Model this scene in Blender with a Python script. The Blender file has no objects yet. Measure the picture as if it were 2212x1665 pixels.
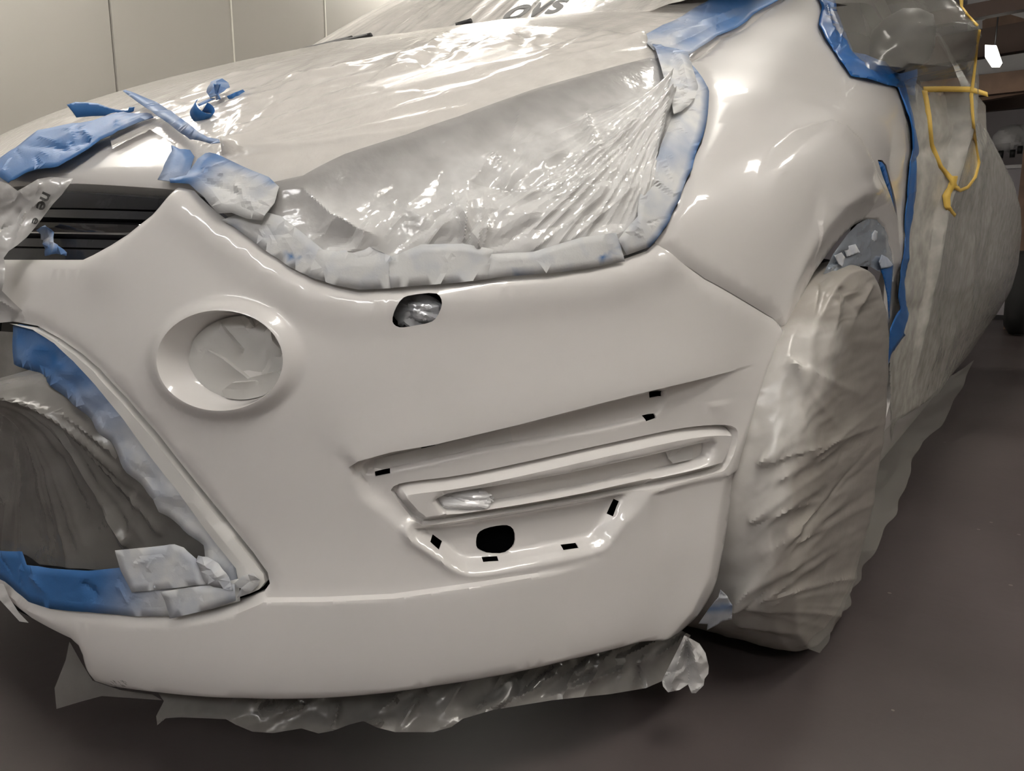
import bpy, math, random
import numpy as np
from mathutils import Vector, Matrix
from mathutils.bvhtree import BVHTree
from mathutils.geometry import delaunay_2d_cdt
random.seed(7)
SC = bpy.context.scene
COL = SC.collection

# ------------------------------------------------------------------ camera
CP = np.array([1.22, -0.44, 0.684])
YAW, PIT, ROL, FPX = math.radians(-34.9), math.radians(10.4), math.radians(-0.1), 1672.0
CF = np.array([math.sin(YAW) * math.cos(PIT), math.cos(YAW) * math.cos(PIT), -math.sin(PIT)])
_r = np.cross(CF, [0, 0, 1.0]); _r /= np.linalg.norm(_r); _u = np.cross(_r, CF)
CR = _r * math.cos(ROL) + _u * math.sin(ROL)
CU = -_r * math.sin(ROL) + _u * math.cos(ROL)
cam = bpy.data.cameras.new('camera')
cam.sensor_fit = 'HORIZONTAL'; cam.sensor_width = 36.0; cam.lens = 36.0 * FPX / 2212.0
cam.clip_start = 0.02; cam.clip_end = 60
camo = bpy.data.objects.new('camera', cam); COL.objects.link(camo)
camo.matrix_world = Matrix(((CR[0], CU[0], -CF[0], CP[0]), (CR[1], CU[1], -CF[1], CP[1]),
                            (CR[2], CU[2], -CF[2], CP[2]), (0, 0, 0, 1)))
SC.camera = camo
# ------------------------------------------------------------------ world, exposure, big lights
SC.view_settings.view_transform = 'Standard'; SC.view_settings.look = 'None'
SC.view_settings.exposure = 0.56; SC.view_settings.gamma = 1.0; SC.view_settings.use_curve_mapping = False
W = bpy.data.worlds.new('world'); SC.world = W; W.use_nodes = True
W.node_tree.nodes['Background'].inputs[0].default_value = (1.0, 0.95, 0.9, 1)
W.node_tree.nodes['Background'].inputs[1].default_value = 0.03

# ceiling lamps of the booth and added fill lamps: (x, y, z, length, direction degrees, watts)
LAMPS = [(-1.55, .25, 2.6, 1.2, 90, 60), (-1.75, 3.9, 2.6, 1.2, 90, 60), (.92, 2.35, 2.6, .8, 90, 46), (2.3, 3.1, 2.6, .8, 90, 18), (-.75, 1.9, 2.6, 1.2, 90, 13),
         (.5, -2.9, 2.75, 1.5, 0, 26), (1.6, -.25, 2.6, 1.2, 90, 46), (2.4, -2.4, 2.75, 1.5, 0, 22), (3.2, 1.6, 2.6, 1.2, 90, 26)]  # added fill: the two crosswise lamps in front, and the last at the side

# ------------------------------------------------------------------ materials
def mat(name, col=(.8, .8, .8), rough=.5, spec=.5, coat=0, metal=0, **kw):
    m = bpy.data.materials.new(name); m.use_nodes = True
    b = m.node_tree.nodes['Principled BSDF']
    b.inputs['Base Color'].default_value = (*col, 1); b.inputs['Roughness'].default_value = rough
    b.inputs['Specular IOR Level'].default_value = spec; b.inputs['Metallic'].default_value = metal
    b.inputs['Coat Weight'].default_value = coat; b.inputs['Coat Roughness'].default_value = kw.get('coat_rough', .04)
    if 'emit' in kw:
        b.inputs['Emission Color'].default_value = (*kw['emit'], 1); b.inputs['Emission Strength'].default_value = kw['strength']
    return m
def N(m, t, **kw):
    n = m.node_tree.nodes.new(t)
    for k, v in kw.items():
        if k.startswith('i_'): n.inputs[k[2:].replace('_', ' ')].default_value = v
        else: setattr(n, k, v)
    return n
def LK(m, a, b): m.node_tree.links.new(a, b)
def bsdf(m): return m.node_tree.nodes['Principled BSDF']
def noise_col(m, c0, c1, scale, detail=4, lo=.35, hi=.65, to='Base Color', coord='Object', stretch=None):
    tc = N(m, 'ShaderNodeTexCoord'); nz = N(m, 'ShaderNodeTexNoise'); nz.inputs['Scale'].default_value = scale; nz.inputs['Detail'].default_value = detail
    src = tc.outputs[coord]
    if stretch:
        mp = N(m, 'ShaderNodeMapping'); mp.inputs['Scale'].default_value = stretch; LK(m, src, mp.inputs['Vector']); src = mp.outputs[0]
    LK(m, src, nz.inputs['Vector'])
    cr = N(m, 'ShaderNodeValToRGB'); cr.color_ramp.elements[0].position = lo; cr.color_ramp.elements[1].position = hi
    cr.color_ramp.elements[0].color = (*c0, 1); cr.color_ramp.elements[1].color = (*c1, 1)
    LK(m, nz.outputs['Fac'], cr.inputs['Fac']); LK(m, cr.outputs['Color'], bsdf(m).inputs[to]); return cr
def add_bump(m, scale, strength, dist=.002, kind='noise', detail=3, stretch=None):
    tc = N(m, 'ShaderNodeTexCoord')
    if kind == 'noise':
        t = N(m, 'ShaderNodeTexNoise'); t.inputs['Detail'].default_value = detail; out = t.outputs['Fac']
    else:
        t = N(m, 'ShaderNodeTexVoronoi'); t.feature = 'DISTANCE_TO_EDGE'; out = t.outputs['Distance']
    t.inputs['Scale'].default_value = scale
    src = tc.outputs['Object']
    if stretch:
        mp = N(m, 'ShaderNodeMapping'); mp.inputs['Scale'].default_value = stretch; LK(m, src, mp.inputs['Vector']); src = mp.outputs[0]
    LK(m, src, t.inputs['Vector'])
    b = N(m, 'ShaderNodeBump'); b.inputs['Strength'].default_value = strength; b.inputs['Distance'].default_value = dist
    LK(m, out, b.inputs['Height'])
    old = bsdf(m).inputs['Normal'].links
    if old: LK(m, old[0].from_socket, b.inputs['Normal'])
    LK(m, b.outputs[0], bsdf(m).inputs['Normal']); return b
def spray_mix(m, col, white, to='Base Color'):
    """tape or film that caught overspray: the 'spray' attribute is how much paint lies on it"""
    at = N(m, 'ShaderNodeAttribute'); at.attribute_name = 'spray'
    tc = N(m, 'ShaderNodeTexCoord'); nz = N(m, 'ShaderNodeTexNoise'); nz.inputs['Scale'].default_value = 30
    LK(m, tc.outputs['Object'], nz.inputs['Vector'])
    ad = N(m, 'ShaderNodeMath', operation='MULTIPLY_ADD'); ad.inputs[1].default_value = .9; ad.inputs[2].default_value = .55
    LK(m, nz.outputs['Fac'], ad.inputs[0])
    s = N(m, 'ShaderNodeMath', operation='MULTIPLY'); s.use_clamp = True; LK(m, at.outputs['Fac'], s.inputs[0]); LK(m, ad.outputs[0], s.inputs[1])
    mx = N(m, 'ShaderNodeMix', data_type='RGBA'); mx.inputs[6].default_value = (*col, 1); mx.inputs[7].default_value = (*white, 1)
    LK(m, s.outputs[0], mx.inputs[0]); LK(m, mx.outputs[2], bsdf(m).inputs[to]); return s
def alpha(m, a):
    bsdf(m).inputs['Alpha'].default_value = a

M = {}
M['paint'] = mat('white_paint', (.78, .757, .742), .3, .5, coat=1.0, coat_rough=.03)
M['primer'] = mat('white_unpolished', (.70, .69, .66), .42, .45, coat=.35, coat_rough=.2)
M['black'] = mat('black_plastic', (.012, .012, .014), .5)
M['grille'] = mat('grille_gloss', (.022, .023, .028), .26, .5, coat=.4)
M['chrome'] = mat('dark_chrome', (.55, .55, .57), .12, metal=1)
M['dark_void'] = mat('inner_black', (.004, .004, .005), .9, .1)
M['lamp_lens'] = mat('headlamp_lens', (.13, .13, .14), .25)
M['glass'] = mat('car_glass', (.02, .022, .022), .05)
M['rubber'] = mat('rubber', (.02, .02, .02), .8)
M['paper'] = mat('white_paper', (.60, .59, .57), .75, .2)
M['wad'] = mat('silvery_film', (.50, .51, .54), .25, .8, metal=.35)
M['wad_white'] = mat('pale_film', (.70, .70, .71), .28, .7, metal=.1)
M['film_white'] = mat('film_white', (.70, .69, .68), .35, .5)
M['tape_white'] = mat('sprayed_tape', (.76, .75, .73), .36, .45)
M['grille_shine'] = mat('grille_shine', (.03, .03, .033), .08, .8, coat=1)
M['wad_blue'] = mat('bluish_film', (.50, .56, .64), .16, .8, metal=.5)
M['ink'] = mat('grey_print', (.07, .07, .068), .6)
def film_mat(name, clear, white, rough, trans, bump=.25, bscale=160, stretch=None, bdist=.0012):
    """plastic film: haze colour 'clear' turns to 'white' where paint landed; 'trans' = how clear the bare film is"""
    m = mat(name, clear, rough, .7); sp = spray_mix(m, clear, white); add_bump(m, bscale, bump, .004 if stretch else bdist, stretch=stretch)
    if trans:
        nt = m.node_tree; out = nt.nodes['Material Output']; tr = N(m, 'ShaderNodeBsdfTransparent'); mx = N(m, 'ShaderNodeMixShader')
        f = N(m, 'ShaderNodeMath', operation='MULTIPLY_ADD'); f.inputs[1].default_value = -trans; f.inputs[2].default_value = trans; LK(m, sp.outputs[0], f.inputs[0])
        LK(m, f.outputs[0], mx.inputs[0]); LK(m, bsdf(m).outputs[0], mx.inputs[1]); LK(m, tr.outputs[0], mx.inputs[2]); LK(m, mx.outputs[0], out.inputs['Surface'])
    return m
M['film'] = film_mat('masking_film', (.30, .29, .28), (.79, .785, .78), .13, .25, .3, 120); add_bump(M['film'], 28, .35, .006)
M['film_grey'] = film_mat('grey_film', (.17, .16, .15), (.60, .58, .55), .22, .35)
M['sheet'] = film_mat('clear_sheet', (.88, .85, .81), (.86, .83, .79), .15, .5, .20, 5, (26, 3.5, 26))
M['side_sheet'] = film_mat('side_sheet', (.34, .33, .30), (.60, .585, .54), .16, .66, .06, 30)
M['bag'] = film_mat('bag_film', (.37, .34, .31), (.58, .56, .53), .26, .12, .3, 90)
def tape_mat(name, col, white, rough):
    m = mat(name, col, rough, .32); spray_mix(m, col, white); add_bump(m, 420, .25, .0006); return m
M['tape'] = tape_mat('blue_tape', (.026, .125, .34), (.68, .685, .685), .5)
M['tape_deep'] = tape_mat('blue_tape_deep', (.005, .09, .31), (.30, .45, .62), .36)
M['yellow'] = mat('yellow_tape', (.75, .50, .10), .55)
M['floor'] = mat('painted_concrete', (.075, .062, .06), .42, .4)
noise_col(M['floor'], (.058, .047, .046), (.092, .076, .075), 1.4, 6); add_bump(M['floor'], 40, .15, .002)
def specks(m, base_in):
    tc = N(m, 'ShaderNodeTexCoord'); vo = N(m, 'ShaderNodeTexVoronoi'); vo.inputs['Scale'].default_value = 9; LK(m, tc.outputs['Object'], vo.inputs['Vector'])
    lt = N(m, 'ShaderNodeMath', operation='LESS_THAN'); lt.inputs[1].default_value = .035; LK(m, vo.outputs['Distance'], lt.inputs[0])
    mx = N(m, 'ShaderNodeMix', data_type='RGBA'); old = bsdf(m).inputs['Base Color'].links[0].from_socket; LK(m, old, mx.inputs[6]); mx.inputs[7].default_value = (.20, .18, .16, 1)
    LK(m, lt.outputs[0], mx.inputs[0]); LK(m, mx.outputs[2], bsdf(m).inputs['Base Color'])
specks(M['floor'], None)
M['wall'] = mat('booth_panel', (.33, .315, .285), .36, .5); add_bump(M['wall'], 6, .05, .004)
M['seam'] = mat('panel_seam', (.62, .60, .54), .4)
M['garage_wall'] = mat('garage_wall', (.36, .34, .37), .8)
M['white_bag'] = mat('white_bag', (.62, .62, .64), .4)
M['insulation'] = mat('insulation', (.6, .6, .62), .9)
M['panel_light'] = mat('panel_light', (1, 1, 1), .5, emit=(1, .96, .85), strength=6)
M['timber'] = mat('timber', (.15, .095, .065), .75); noise_col(M['timber'], (.11, .07, .05), (.19, .12, .08), 6, 3)
M['timber_dark'] = mat('timber_dark', (.075, .05, .04), .75)
M['reflector'] = mat('lamp_reflector', (.9, .9, .88), .4, emit=(1, .97, .93), strength=2.5)
def tube_mat(k, warm):
    n = 'lit_tube_%d_%d' % (k, warm)
    return bpy.data.materials.get(n) or mat(n, (1, 1, 1), .5, emit=(1, .945, .86) if warm else (1, .985, .985), strength=float(k))
M['housing'] = mat('lamp_housing', (.75, .75, .73), .5)

# ------------------------------------------------------------------ numpy helpers
def ss(a, b, x): t = np.clip((x - a) / (b - a), 0, 1); return t * t * (3 - 2 * t)
def hsh(i, j, s): v = np.sin(i * 127.1 + j * 311.7 + s * 74.7) * 43758.5453; return v - np.floor(v)
def vn(x, y, s=0):
    i, j = np.floor(x), np.floor(y); f, g = x - i, y - j; f = f * f * (3 - 2 * f); g = g * g * (3 - 2 * g)
    return (hsh(i, j, s) * (1 - f) + hsh(i + 1, j, s) * f) * (1 - g) + (hsh(i, j + 1, s) * (1 - f) + hsh(i + 1, j + 1, s) * f) * g
def fbm(x, y, s=0, o=3):
    r = 0; a = .5
    for k in range(o): r = r + a * vn(x * 2 ** k, y * 2 ** k, s + k * 7); a *= .5
    return r
def facet(x, y, cell, s=0, warp=.5):
    """piecewise flat crumple, -0.5..0.5"""
    wx = x + warp * cell * (vn(x / cell * .9, y / cell * .9, s + 3) - .5) * 2
    wy = y + warp * cell * (vn(x / cell * .9, y / cell * .9, s + 9) - .5) * 2
    gx = wx / cell + .5 * wy / cell; gy = wy / cell
    i, j = np.floor(gx), np.floor(gy); f, g = gx - i, gy - j
    h00, h10, h01, h11 = hsh(i, j, s), hsh(i + 1, j, s), hsh(i, j + 1, s), hsh(i + 1, j + 1, s)
    lo = h00 * (1 - f - g) + h10 * f + h01 * g; hi = h11 * (f + g - 1) + h10 * (1 - g) + h01 * (1 - f)
    return np.where(f + g < 1, lo, hi) - .5
def rot(P, deg): a = math.radians(deg); c, s = math.cos(a), math.sin(a); return P[:, 0] * c + P[:, 1] * s, -P[:, 0] * s + P[:, 1] * c
def segdist(P, pl, closed=False):
    """distance to polyline, side (+ = left of travel in image frame), param 0..1"""
    pl = np.asarray(pl, float)
    if closed: pl = np.vstack([pl, pl[:1]])
    best = np.full(len(P), 1e9); side = np.zeros(len(P)); par = np.zeros(len(P)); n = len(pl) - 1
    for k in range(n):
        a, b = pl[k], pl[k + 1]; d = b - a; L = d @ d + 1e-12
        t = np.clip(((P - a) @ d) / L, 0, 1); q = P - a - t[:, None] * d; ds = np.hypot(q[:, 0], q[:, 1])
        cr = d[0] * (P[:, 1] - a[1]) - d[1] * (P[:, 0] - a[0])
        m = ds < best - 1e-9; best[m] = ds[m]; side[m] = np.sign(cr[m]); par[m] = (k + t[m]) / n
    return best, side, par
def inside(P, poly):
    poly = np.asarray(poly, float); c = np.zeros(len(P), bool); x, y = P[:, 0], P[:, 1]; j = len(poly) - 1
    for i in range(len(poly)):
        xi, yi = poly[i]; xj, yj = poly[j]
        k = ((yi > y) != (yj > y)) & (x < (xj - xi) * (y - yi) / (yj - yi + 1e-12) + xi); c ^= k; j = i
    return c
def sdf(P, poly): d = segdist(P, poly, True)[0]; return np.where(inside(P, poly), -d, d)
def inset(pl, k):
    pl = np.asarray(pl, float); t = np.roll(pl, -1, 0) - np.roll(pl, 1, 0); t /= np.linalg.norm(t, axis=1, keepdims=True) + 1e-9
    a = np.sum(pl[:, 0] * np.roll(pl[:, 1], -1) - np.roll(pl[:, 0], -1) * pl[:, 1]); return pl + k * np.sign(a) * np.stack([-t[:, 1], t[:, 0]], 1)
def resample(pl, step, closed=False):
    pl = np.asarray(pl, float)
    if closed: pl = np.vstack([pl, pl[:1]])
    out = []
    for a, b in zip(pl[:-1], pl[1:]):
        n = max(1, int(round(np.linalg.norm(b - a) / step)))
        for k in range(n): out.append(a + (b - a) * k / n)
    if not closed: out.append(pl[-1])
    return np.array(out)
def smooth_poly(pl, n=2, closed=True):
    pl = np.asarray(pl, float)
    for _ in range(n):
        if closed:
            q = np.roll(pl, -1, 0); pl = np.stack([.75 * pl + .25 * q, .25 * pl + .75 * q], 1).reshape(-1, 2)
        else:
            a, b = pl[:-1], pl[1:]; m = np.stack([.75 * a + .25 * b, .25 * a + .75 * b], 1).reshape(-1, 2); pl = np.vstack([pl[:1], m[1:-1], pl[-1:]])
    return pl

# ------------------------------------------------------------------ survey: where a sight line of the photo meets the place
def proj(P):
    V = np.asarray(P) - CP; z = V @ CF
    return np.stack([1106 + FPX * (V @ CR) / z, 832.5 - FPX * (V @ CU) / z], -1)
def rays(p):
    p = np.asarray(p, float); d = CF + ((p[..., 0:1] - 1106) / FPX) * CR - ((p[..., 1:2] - 832.5) / FPX) * CU
    return d
def at_depth(p, d): return CP + rays(p) * np.asarray(d)[..., None] if np.ndim(d) else CP + rays(p) * d
def on_plane(p, n, k):
    d = rays(p); n = np.asarray(n, float); t = (k - CP @ n) / (d @ n); return CP + d * t[..., None]

# ------------------------------------------------------------------ body loft (metres; x = car's left, y = rearward, z = up)
LV = np.array([  # z centre, z side, y front, y where the side runs straight, half width, corner exponent
    (.150, .17, .12, .95, .84, 2.4), (.115, .155, .04, .95, .89, 2.4), (.120, .165, -.02, .95, .92, 2.4), (.175, .21, -.045, .95, .935, 2.4),
    (.275, .28, -.04, .95, .937, 2.4), (.36, .35, -.03, .95, .938, 2.4), (.45, .45, -.03, .95, .94, 2.4), (.55, .55, -.03, .95, .942, 2.4),
    (.66, .65, -.01, .95, .942, 2.4), (.74, .72, .02, .97, .94, 2.4), (.805, .78, .08, 1.08, .94, 2.4), (.865, .84, .17, 1.25, .938, 2.4),
    (.92, .90, .28, 1.42, .935, 2.4), (.98, .96, .43, 1.6, .925, 2.4), (1.036, 1.049, .60, 1.75, .895, 2.4), (1.092, 1.158, .82, 1.85, .85, 2.4),
    (1.128, 1.27, 1.05, 1.95, .80, 2.4), (1.155, 1.36, 1.25, 2.0, .74, 2.4)])
NLV = len(LV)
def lev(v):
    v = np.clip(np.asarray(v, float), 0, NLV - 1 - 1e-9); i = v.astype(int); f = (v - i)[..., None]
    g = lambda k: LV[np.clip(k, 0, NLV - 1)]
    p0, p1, p2, p3 = g(i - 1), g(i), g(i + 1), g(i + 2)
    return .5 * ((2 * p1) + (-p0 + p2) * f + (2 * p0 - 5 * p1 + 4 * p2 - p3) * f ** 2 + (-p0 + 3 * p1 - 3 * p2 + p3) * f ** 3)
def S(u, v):
    u, v = np.broadcast_arrays(np.asarray(u, float), np.asarray(v, float))
    P = lev(v); z0, zs, y0, yc, Wd, n = [P[..., k] for k in range(6)]
    a = np.abs(u); ph = np.clip(a, 0, 1) * np.pi / 2; b = yc - y0; s, c = np.sin(ph), np.cos(ph)
    r = ((s / Wd) ** n + (c / b) ** n) ** (-1 / n)
    k = np.clip(a, 0, 1); k = k * k * (3 - 2 * k)
    return np.stack([r * s * np.sign(u), yc - r * c + np.clip(a - 1, 0, None) * 1.4, z0 + (zs - z0) * k], -1)
def Nrm(u, v, e=1e-3):
    n = np.cross(S(u + e, v) - S(u - e, v), S(u, v + e) - S(u, v - e)); return n / (np.linalg.norm(n, axis=-1, keepdims=True) + 1e-12)
_us = np.linspace(-1.3, 3.2, 400); _vs = np.linspace(0, NLV - 1.001, 260)
_G = S(*np.meshgrid(_us, _vs, indexing='ij')); _nu, _nv = len(_us), len(_vs)
_F = [(i * _nv + j, (i + 1) * _nv + j, (i + 1) * _nv + j + 1, i * _nv + j + 1) for i in range(_nu - 1) for j in range(_nv - 1)]
BODY = BVHTree.FromPolygons([tuple(p) for p in _G.reshape(-1, 3)], _F)
def hit(pts):
    """photo points -> body chart (u, v); near misses go to the nearest body point"""
    pts = np.asarray(pts, float); D = rays(pts); uv = np.zeros((len(pts), 2)); ok = np.zeros(len(pts), bool); o = Vector(CP)
    for k in range(len(pts)):
        d = Vector(D[k]); loc, nn, idx, dist = BODY.ray_cast(o, d)
        if idx is None:
            t = 1.2; 
            for _ in range(6):
                loc, nn, idx, dist = BODY.find_nearest(o + d * t); t = (loc - o).dot(d) / d.length_squared
        else: ok[k] = True
        i, j = divmod(idx, _nv - 1); uv[k] = (_us[i] + _us[i + 1]) / 2, (_vs[j] + _vs[j + 1]) / 2
    for _ in range(4):
        u, v = uv[ok, 0], uv[ok, 1]; e = 1e-4
        p = proj(S(u, v)); du = (proj(S(u + e, v)) - p) / e; dv = (proj(S(u, v + e)) - p) / e; r = pts[ok] - p
        det = du[:, 0] * dv[:, 1] - du[:, 1] * dv[:, 0]; det = np.where(np.abs(det) < 1e-3, 1e9, det)
        a = (r[:, 0] * dv[:, 1] - r[:, 1] * dv[:, 0]) / det; b = (du[:, 0] * r[:, 1] - du[:, 1] * r[:, 0]) / det
        uv[ok, 0] += np.clip(a, -.02, .02); uv[ok, 1] += np.clip(b, -.2, .2)
    return uv
def on_body(pts, off=0.0):
    uv = hit(pts); P = S(uv[:, 0], uv[:, 1]); return P + Nrm(uv[:, 0], uv[:, 1]) * (np.asarray(off)[..., None] if np.ndim(off) else off)

# ------------------------------------------------------------------ object builders
def setp(o, label=None, cat=None, group=None, kind=None):
    if label: o['label'] = label
    if cat: o['category'] = cat
    if group: o['group'] = group
    if kind: o['kind'] = kind
    return o
def mk(name, V, Fc, m, parent=None, smooth=True, attr=None, solid=0, label=None, cat=None, group=None, kind=None, sharp=None):
    V = np.asarray(V, float); org = np.zeros(3)
    if parent is None:
        lo, hi = V.min(0), V.max(0); org = np.array([(lo[0] + hi[0]) / 2, (lo[1] + hi[1]) / 2, lo[2]])
    else: org = np.array(ORG.get(parent.name, (0, 0, 0)), float)
    me = bpy.data.meshes.new(name); me.from_pydata([tuple(p) for p in V - org], [], [tuple(int(i) for i in f) for f in Fc]); me.update()
    if smooth: me.polygons.foreach_set('use_smooth', [True] * len(me.polygons))
    if sharp is not None: me.set_sharp_from_angle(angle=math.radians(sharp))
    if attr is not None:
        a = me.attributes.new('spray', 'FLOAT', 'POINT'); a.data.foreach_set('value', np.asarray(attr, np.float32))
    me.materials.append(M[m] if isinstance(m, str) else m)
    o = bpy.data.objects.new(name, me); COL.objects.link(o)
    if parent is not None: o.parent = parent
    else: o.location = org
    ORG[o.name] = org
    if solid:
        s = o.modifiers.new('thickness', 'SOLIDIFY'); s.thickness = solid; s.offset = -1
    return setp(o, label, cat, group, kind)
ORG = {}
def empty(name, loc, label, cat, group=None):
    o = bpy.data.objects.new(name, None); COL.objects.link(o); o.location = loc; o.empty_display_size = .1; ORG[o.name] = tuple(loc)
    return setp(o, label, cat, group)
def boxmesh(a, b):
    (x0, y0, z0), (x1, y1, z1) = a, b
    V = [(x0, y0, z0), (x1, y0, z0), (x1, y1, z0), (x0, y1, z0), (x0, y0, z1), (x1, y0, z1), (x1, y1, z1), (x0, y1, z1)]
    return V, [(3, 2, 1, 0), (4, 5, 6, 7), (0, 1, 5, 4), (1, 2, 6, 5), (2, 3, 7, 6), (3, 0, 4, 7)]
class MB:
    def __init__(s): s.V = []; s.F = []
    def add(s, V, F):
        n = len(s.V); s.V += [tuple(p) for p in V]; s.F += [tuple(i + n for i in f) for f in F]; return s
    def box(s, a, b): return s.add(*boxmesh(a, b))
    def tube(s, pts, r, seg=10, cap=True):
        pts = np.asarray(pts, float); n = len(pts); V = []
        for k in range(n):
            t = pts[min(k + 1, n - 1)] - pts[max(k - 1, 0)]; t /= np.linalg.norm(t) + 1e-12
            a = np.cross(t, [0, 0, 1.]) if abs(t[2]) < .9 else np.cross(t, [1., 0, 0]); a /= np.linalg.norm(a); b = np.cross(t, a)
            rr = r[k] if np.ndim(r) else r
            for q in range(seg): an = 2 * math.pi * q / seg; V.append(pts[k] + rr * (math.cos(an) * a + math.sin(an) * b))
        F = [(k * seg + q, k * seg + (q + 1) % seg, (k + 1) * seg + (q + 1) % seg, (k + 1) * seg + q) for k in range(n - 1) for q in range(seg)]
        if cap: F += [tuple(range(seg))[::-1], tuple((n - 1) * seg + q for q in range(seg))]
        return s.add(V, F)
    def build(s, name, m, parent=None, **kw): return mk(name, s.V, s.F, m, parent, **kw)
def cdt(loops, extra, hole_loops=()):
    """triangulate: loops[0] outline, others outlines too (union by even-odd), extra interior points"""
    V = []; E = []
    for lp in list(loops) + list(hole_loops):
        n0 = len(V); V += [tuple(p) for p in lp]; n = len(lp); E += [(n0 + k, n0 + (k + 1) % n) for k in range(n)]
    V += [tuple(p) for p in extra]
    r = delaunay_2d_cdt([Vector(v) for v in V], E, [], 0, 1e-7)
    P = np.array([tuple(v) for v in r[0]]); T = np.array([tuple(f) for f in r[2]])
    c = P[T].mean(1); keep = inside(c, loops[0])
    for h in hole_loops: keep &= ~inside(c, h)
    T = T[keep]
    a = P[T]; ar = (a[:, 1, 0] - a[:, 0, 0]) * (a[:, 2, 1] - a[:, 0, 1]) - (a[:, 1, 1] - a[:, 0, 1]) * (a[:, 2, 0] - a[:, 0, 0])
    T = T[np.abs(ar) > 1e-14]; ar = ar[np.abs(ar) > 1e-14]
    T[ar < 0] = T[ar < 0][:, ::-1]
    used = np.unique(T); mp = -np.ones(len(P), int); mp[used] = np.arange(len(used))
    return P[used], mp[T]
def hexgrid(lo, hi, step, jit=0):
    xs = np.arange(lo[0], hi[0] + step, step); ys = np.arange(lo[1], hi[1] + step, step * .866); X, Y = np.meshgrid(xs, ys); X = X + (np.arange(len(ys)) % 2)[:, None] * step / 2
    P = np.stack([X.ravel(), Y.ravel()], 1)
    if jit: P = P + (np.random.RandomState(3).rand(*P.shape) - .5) * jit * step
    return P
def boundary_loops(T):
    cnt = {}
    for f in T:
        for a, b in ((f[0], f[1]), (f[1], f[2]), (f[2], f[0])): cnt[(int(a), int(b))] = 1
    return [(a, b) for (a, b) in cnt if (b, a) not in cnt]
KU, KV = 1.4, .085
def to_c(uv): return np.asarray(uv) * np.array([KU, KV])
def panel(name, outline_uv, m, parent, disp=None, fine_at=None, step=.014, fstep=.0035, holes=(), skirt=.012, roll=.006, roll_w=.010, label=None, creases=(), coff=(-4, -1.1, 1.1, 4), spray=None, solid=0, seed_jit=0, **meta):
    """a body panel: outline and holes in the (u,v) chart of the loft, moved by disp(px, uv) -> (along normal, vector)"""
    lp = resample(to_c(outline_uv), .006, True); hl = [resample(to_c(h), .003, True) for h in holes]
    lo, hi = lp.min(0), lp.max(0)
    G = hexgrid(lo, hi, step); G = G[inside(G, lp)]; G = G[segdist(G, lp, True)[0] > .003]
    if fine_at is not None:
        m1 = fine_at(proj(S(G[:, 0] / KU, G[:, 1] / KV))); G = G[~m1]
        H = hexgrid(lo, hi, fstep); H = H[inside(H, lp)]; H = H[fine_at(proj(S(H[:, 0] / KU, H[:, 1] / KV)))]; H = H[segdist(H, lp, True)[0] > .002]
        G = np.vstack([G, H])
    t = np.roll(lp, -1, 0) - np.roll(lp, 1, 0); t /= np.linalg.norm(t, axis=1, keepdims=True) + 1e-12
    area = np.sum(lp[:, 0] * np.roll(lp[:, 1], -1) - np.roll(lp[:, 0], -1) * lp[:, 1])
    nin = np.stack([-t[:, 1], t[:, 0]], 1) * np.sign(area)
    for k, o in enumerate((.0028, .0058, .0095)):      # rows just inside the rim keep the rolled edge smooth
        q = (lp + nin * o); q = q[inside(q, lp)]; q = q[segdist(q, lp, True)[0] > .85 * o]; G = np.vstack([G[segdist(G, lp, True)[0] > o + .0025] if k == 2 else G, q])
    if creases:                                     # rows of points either side of every sharp line
        gp = proj(S(G[:, 0] / KU, G[:, 1] / KV)); keep = np.ones(len(G), bool); add = []
        for pl in creases:
            cl = np.allclose(pl[0], pl[-1]); q = resample(pl, 3.0)
            if cl: q = q[:-1]
            keep &= segdist(gp, pl)[0] > max(coff) + 1.5
            tt = (np.roll(q, -1, 0) - np.roll(q, 1, 0)) if cl else np.gradient(q, axis=0)
            tt /= np.linalg.norm(tt, axis=1, keepdims=True) + 1e-9; nn = np.stack([-tt[:, 1], tt[:, 0]], 1)
            for o in coff: add.append(q + nn * o)
        add = to_c(hit(np.vstack(add))); add = add[inside(add, lp)]; add = add[segdist(add, lp, True)[0] > .0015]
        G = np.vstack([G[keep], add])
    for h in hl: G = G[sdf(G, h) > .0012]
    P, T = cdt([lp], G, hl)
    uv = P / np.array([KU, KV]); X = S(uv[:, 0], uv[:, 1]); Nn = Nrm(uv[:, 0], uv[:, 1]); px = proj(X)
    d = np.zeros(len(P)); vec = np.zeros((len(P), 3))
    if disp is not None:
        d, vec = disp(px, uv)
    if roll:
        e = segdist(P, lp, True)[0]; d = d - roll * np.clip(1 - e / roll_w, 0, 1) ** 2
    X = X + Nn * d[:, None] + vec
    V = list(X); F = [tuple(t) for t in T]
    if skirt:
        bl = boundary_loops(T); ids = sorted({i for e in bl for i in e}); mp = {}
        hd = np.min([np.abs(sdf(P[ids], h)) for h in hl], 0) if hl else np.full(len(ids), 1.)
        for q, i in enumerate(ids): mp[i] = len(V); V.append(X[i] - Nn[i] * (skirt if hd[q] > .0005 else .0025))
        F += [(b, a, mp[a], mp[b]) for a, b in bl]
    if spray is not None: spray = np.concatenate([spray(px), np.zeros(len(V) - len(px))])
    return mk(name, V, F, m, parent, sharp=meta.pop('sharp', 50), label=label, attr=spray, solid=solid, **meta)
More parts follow.
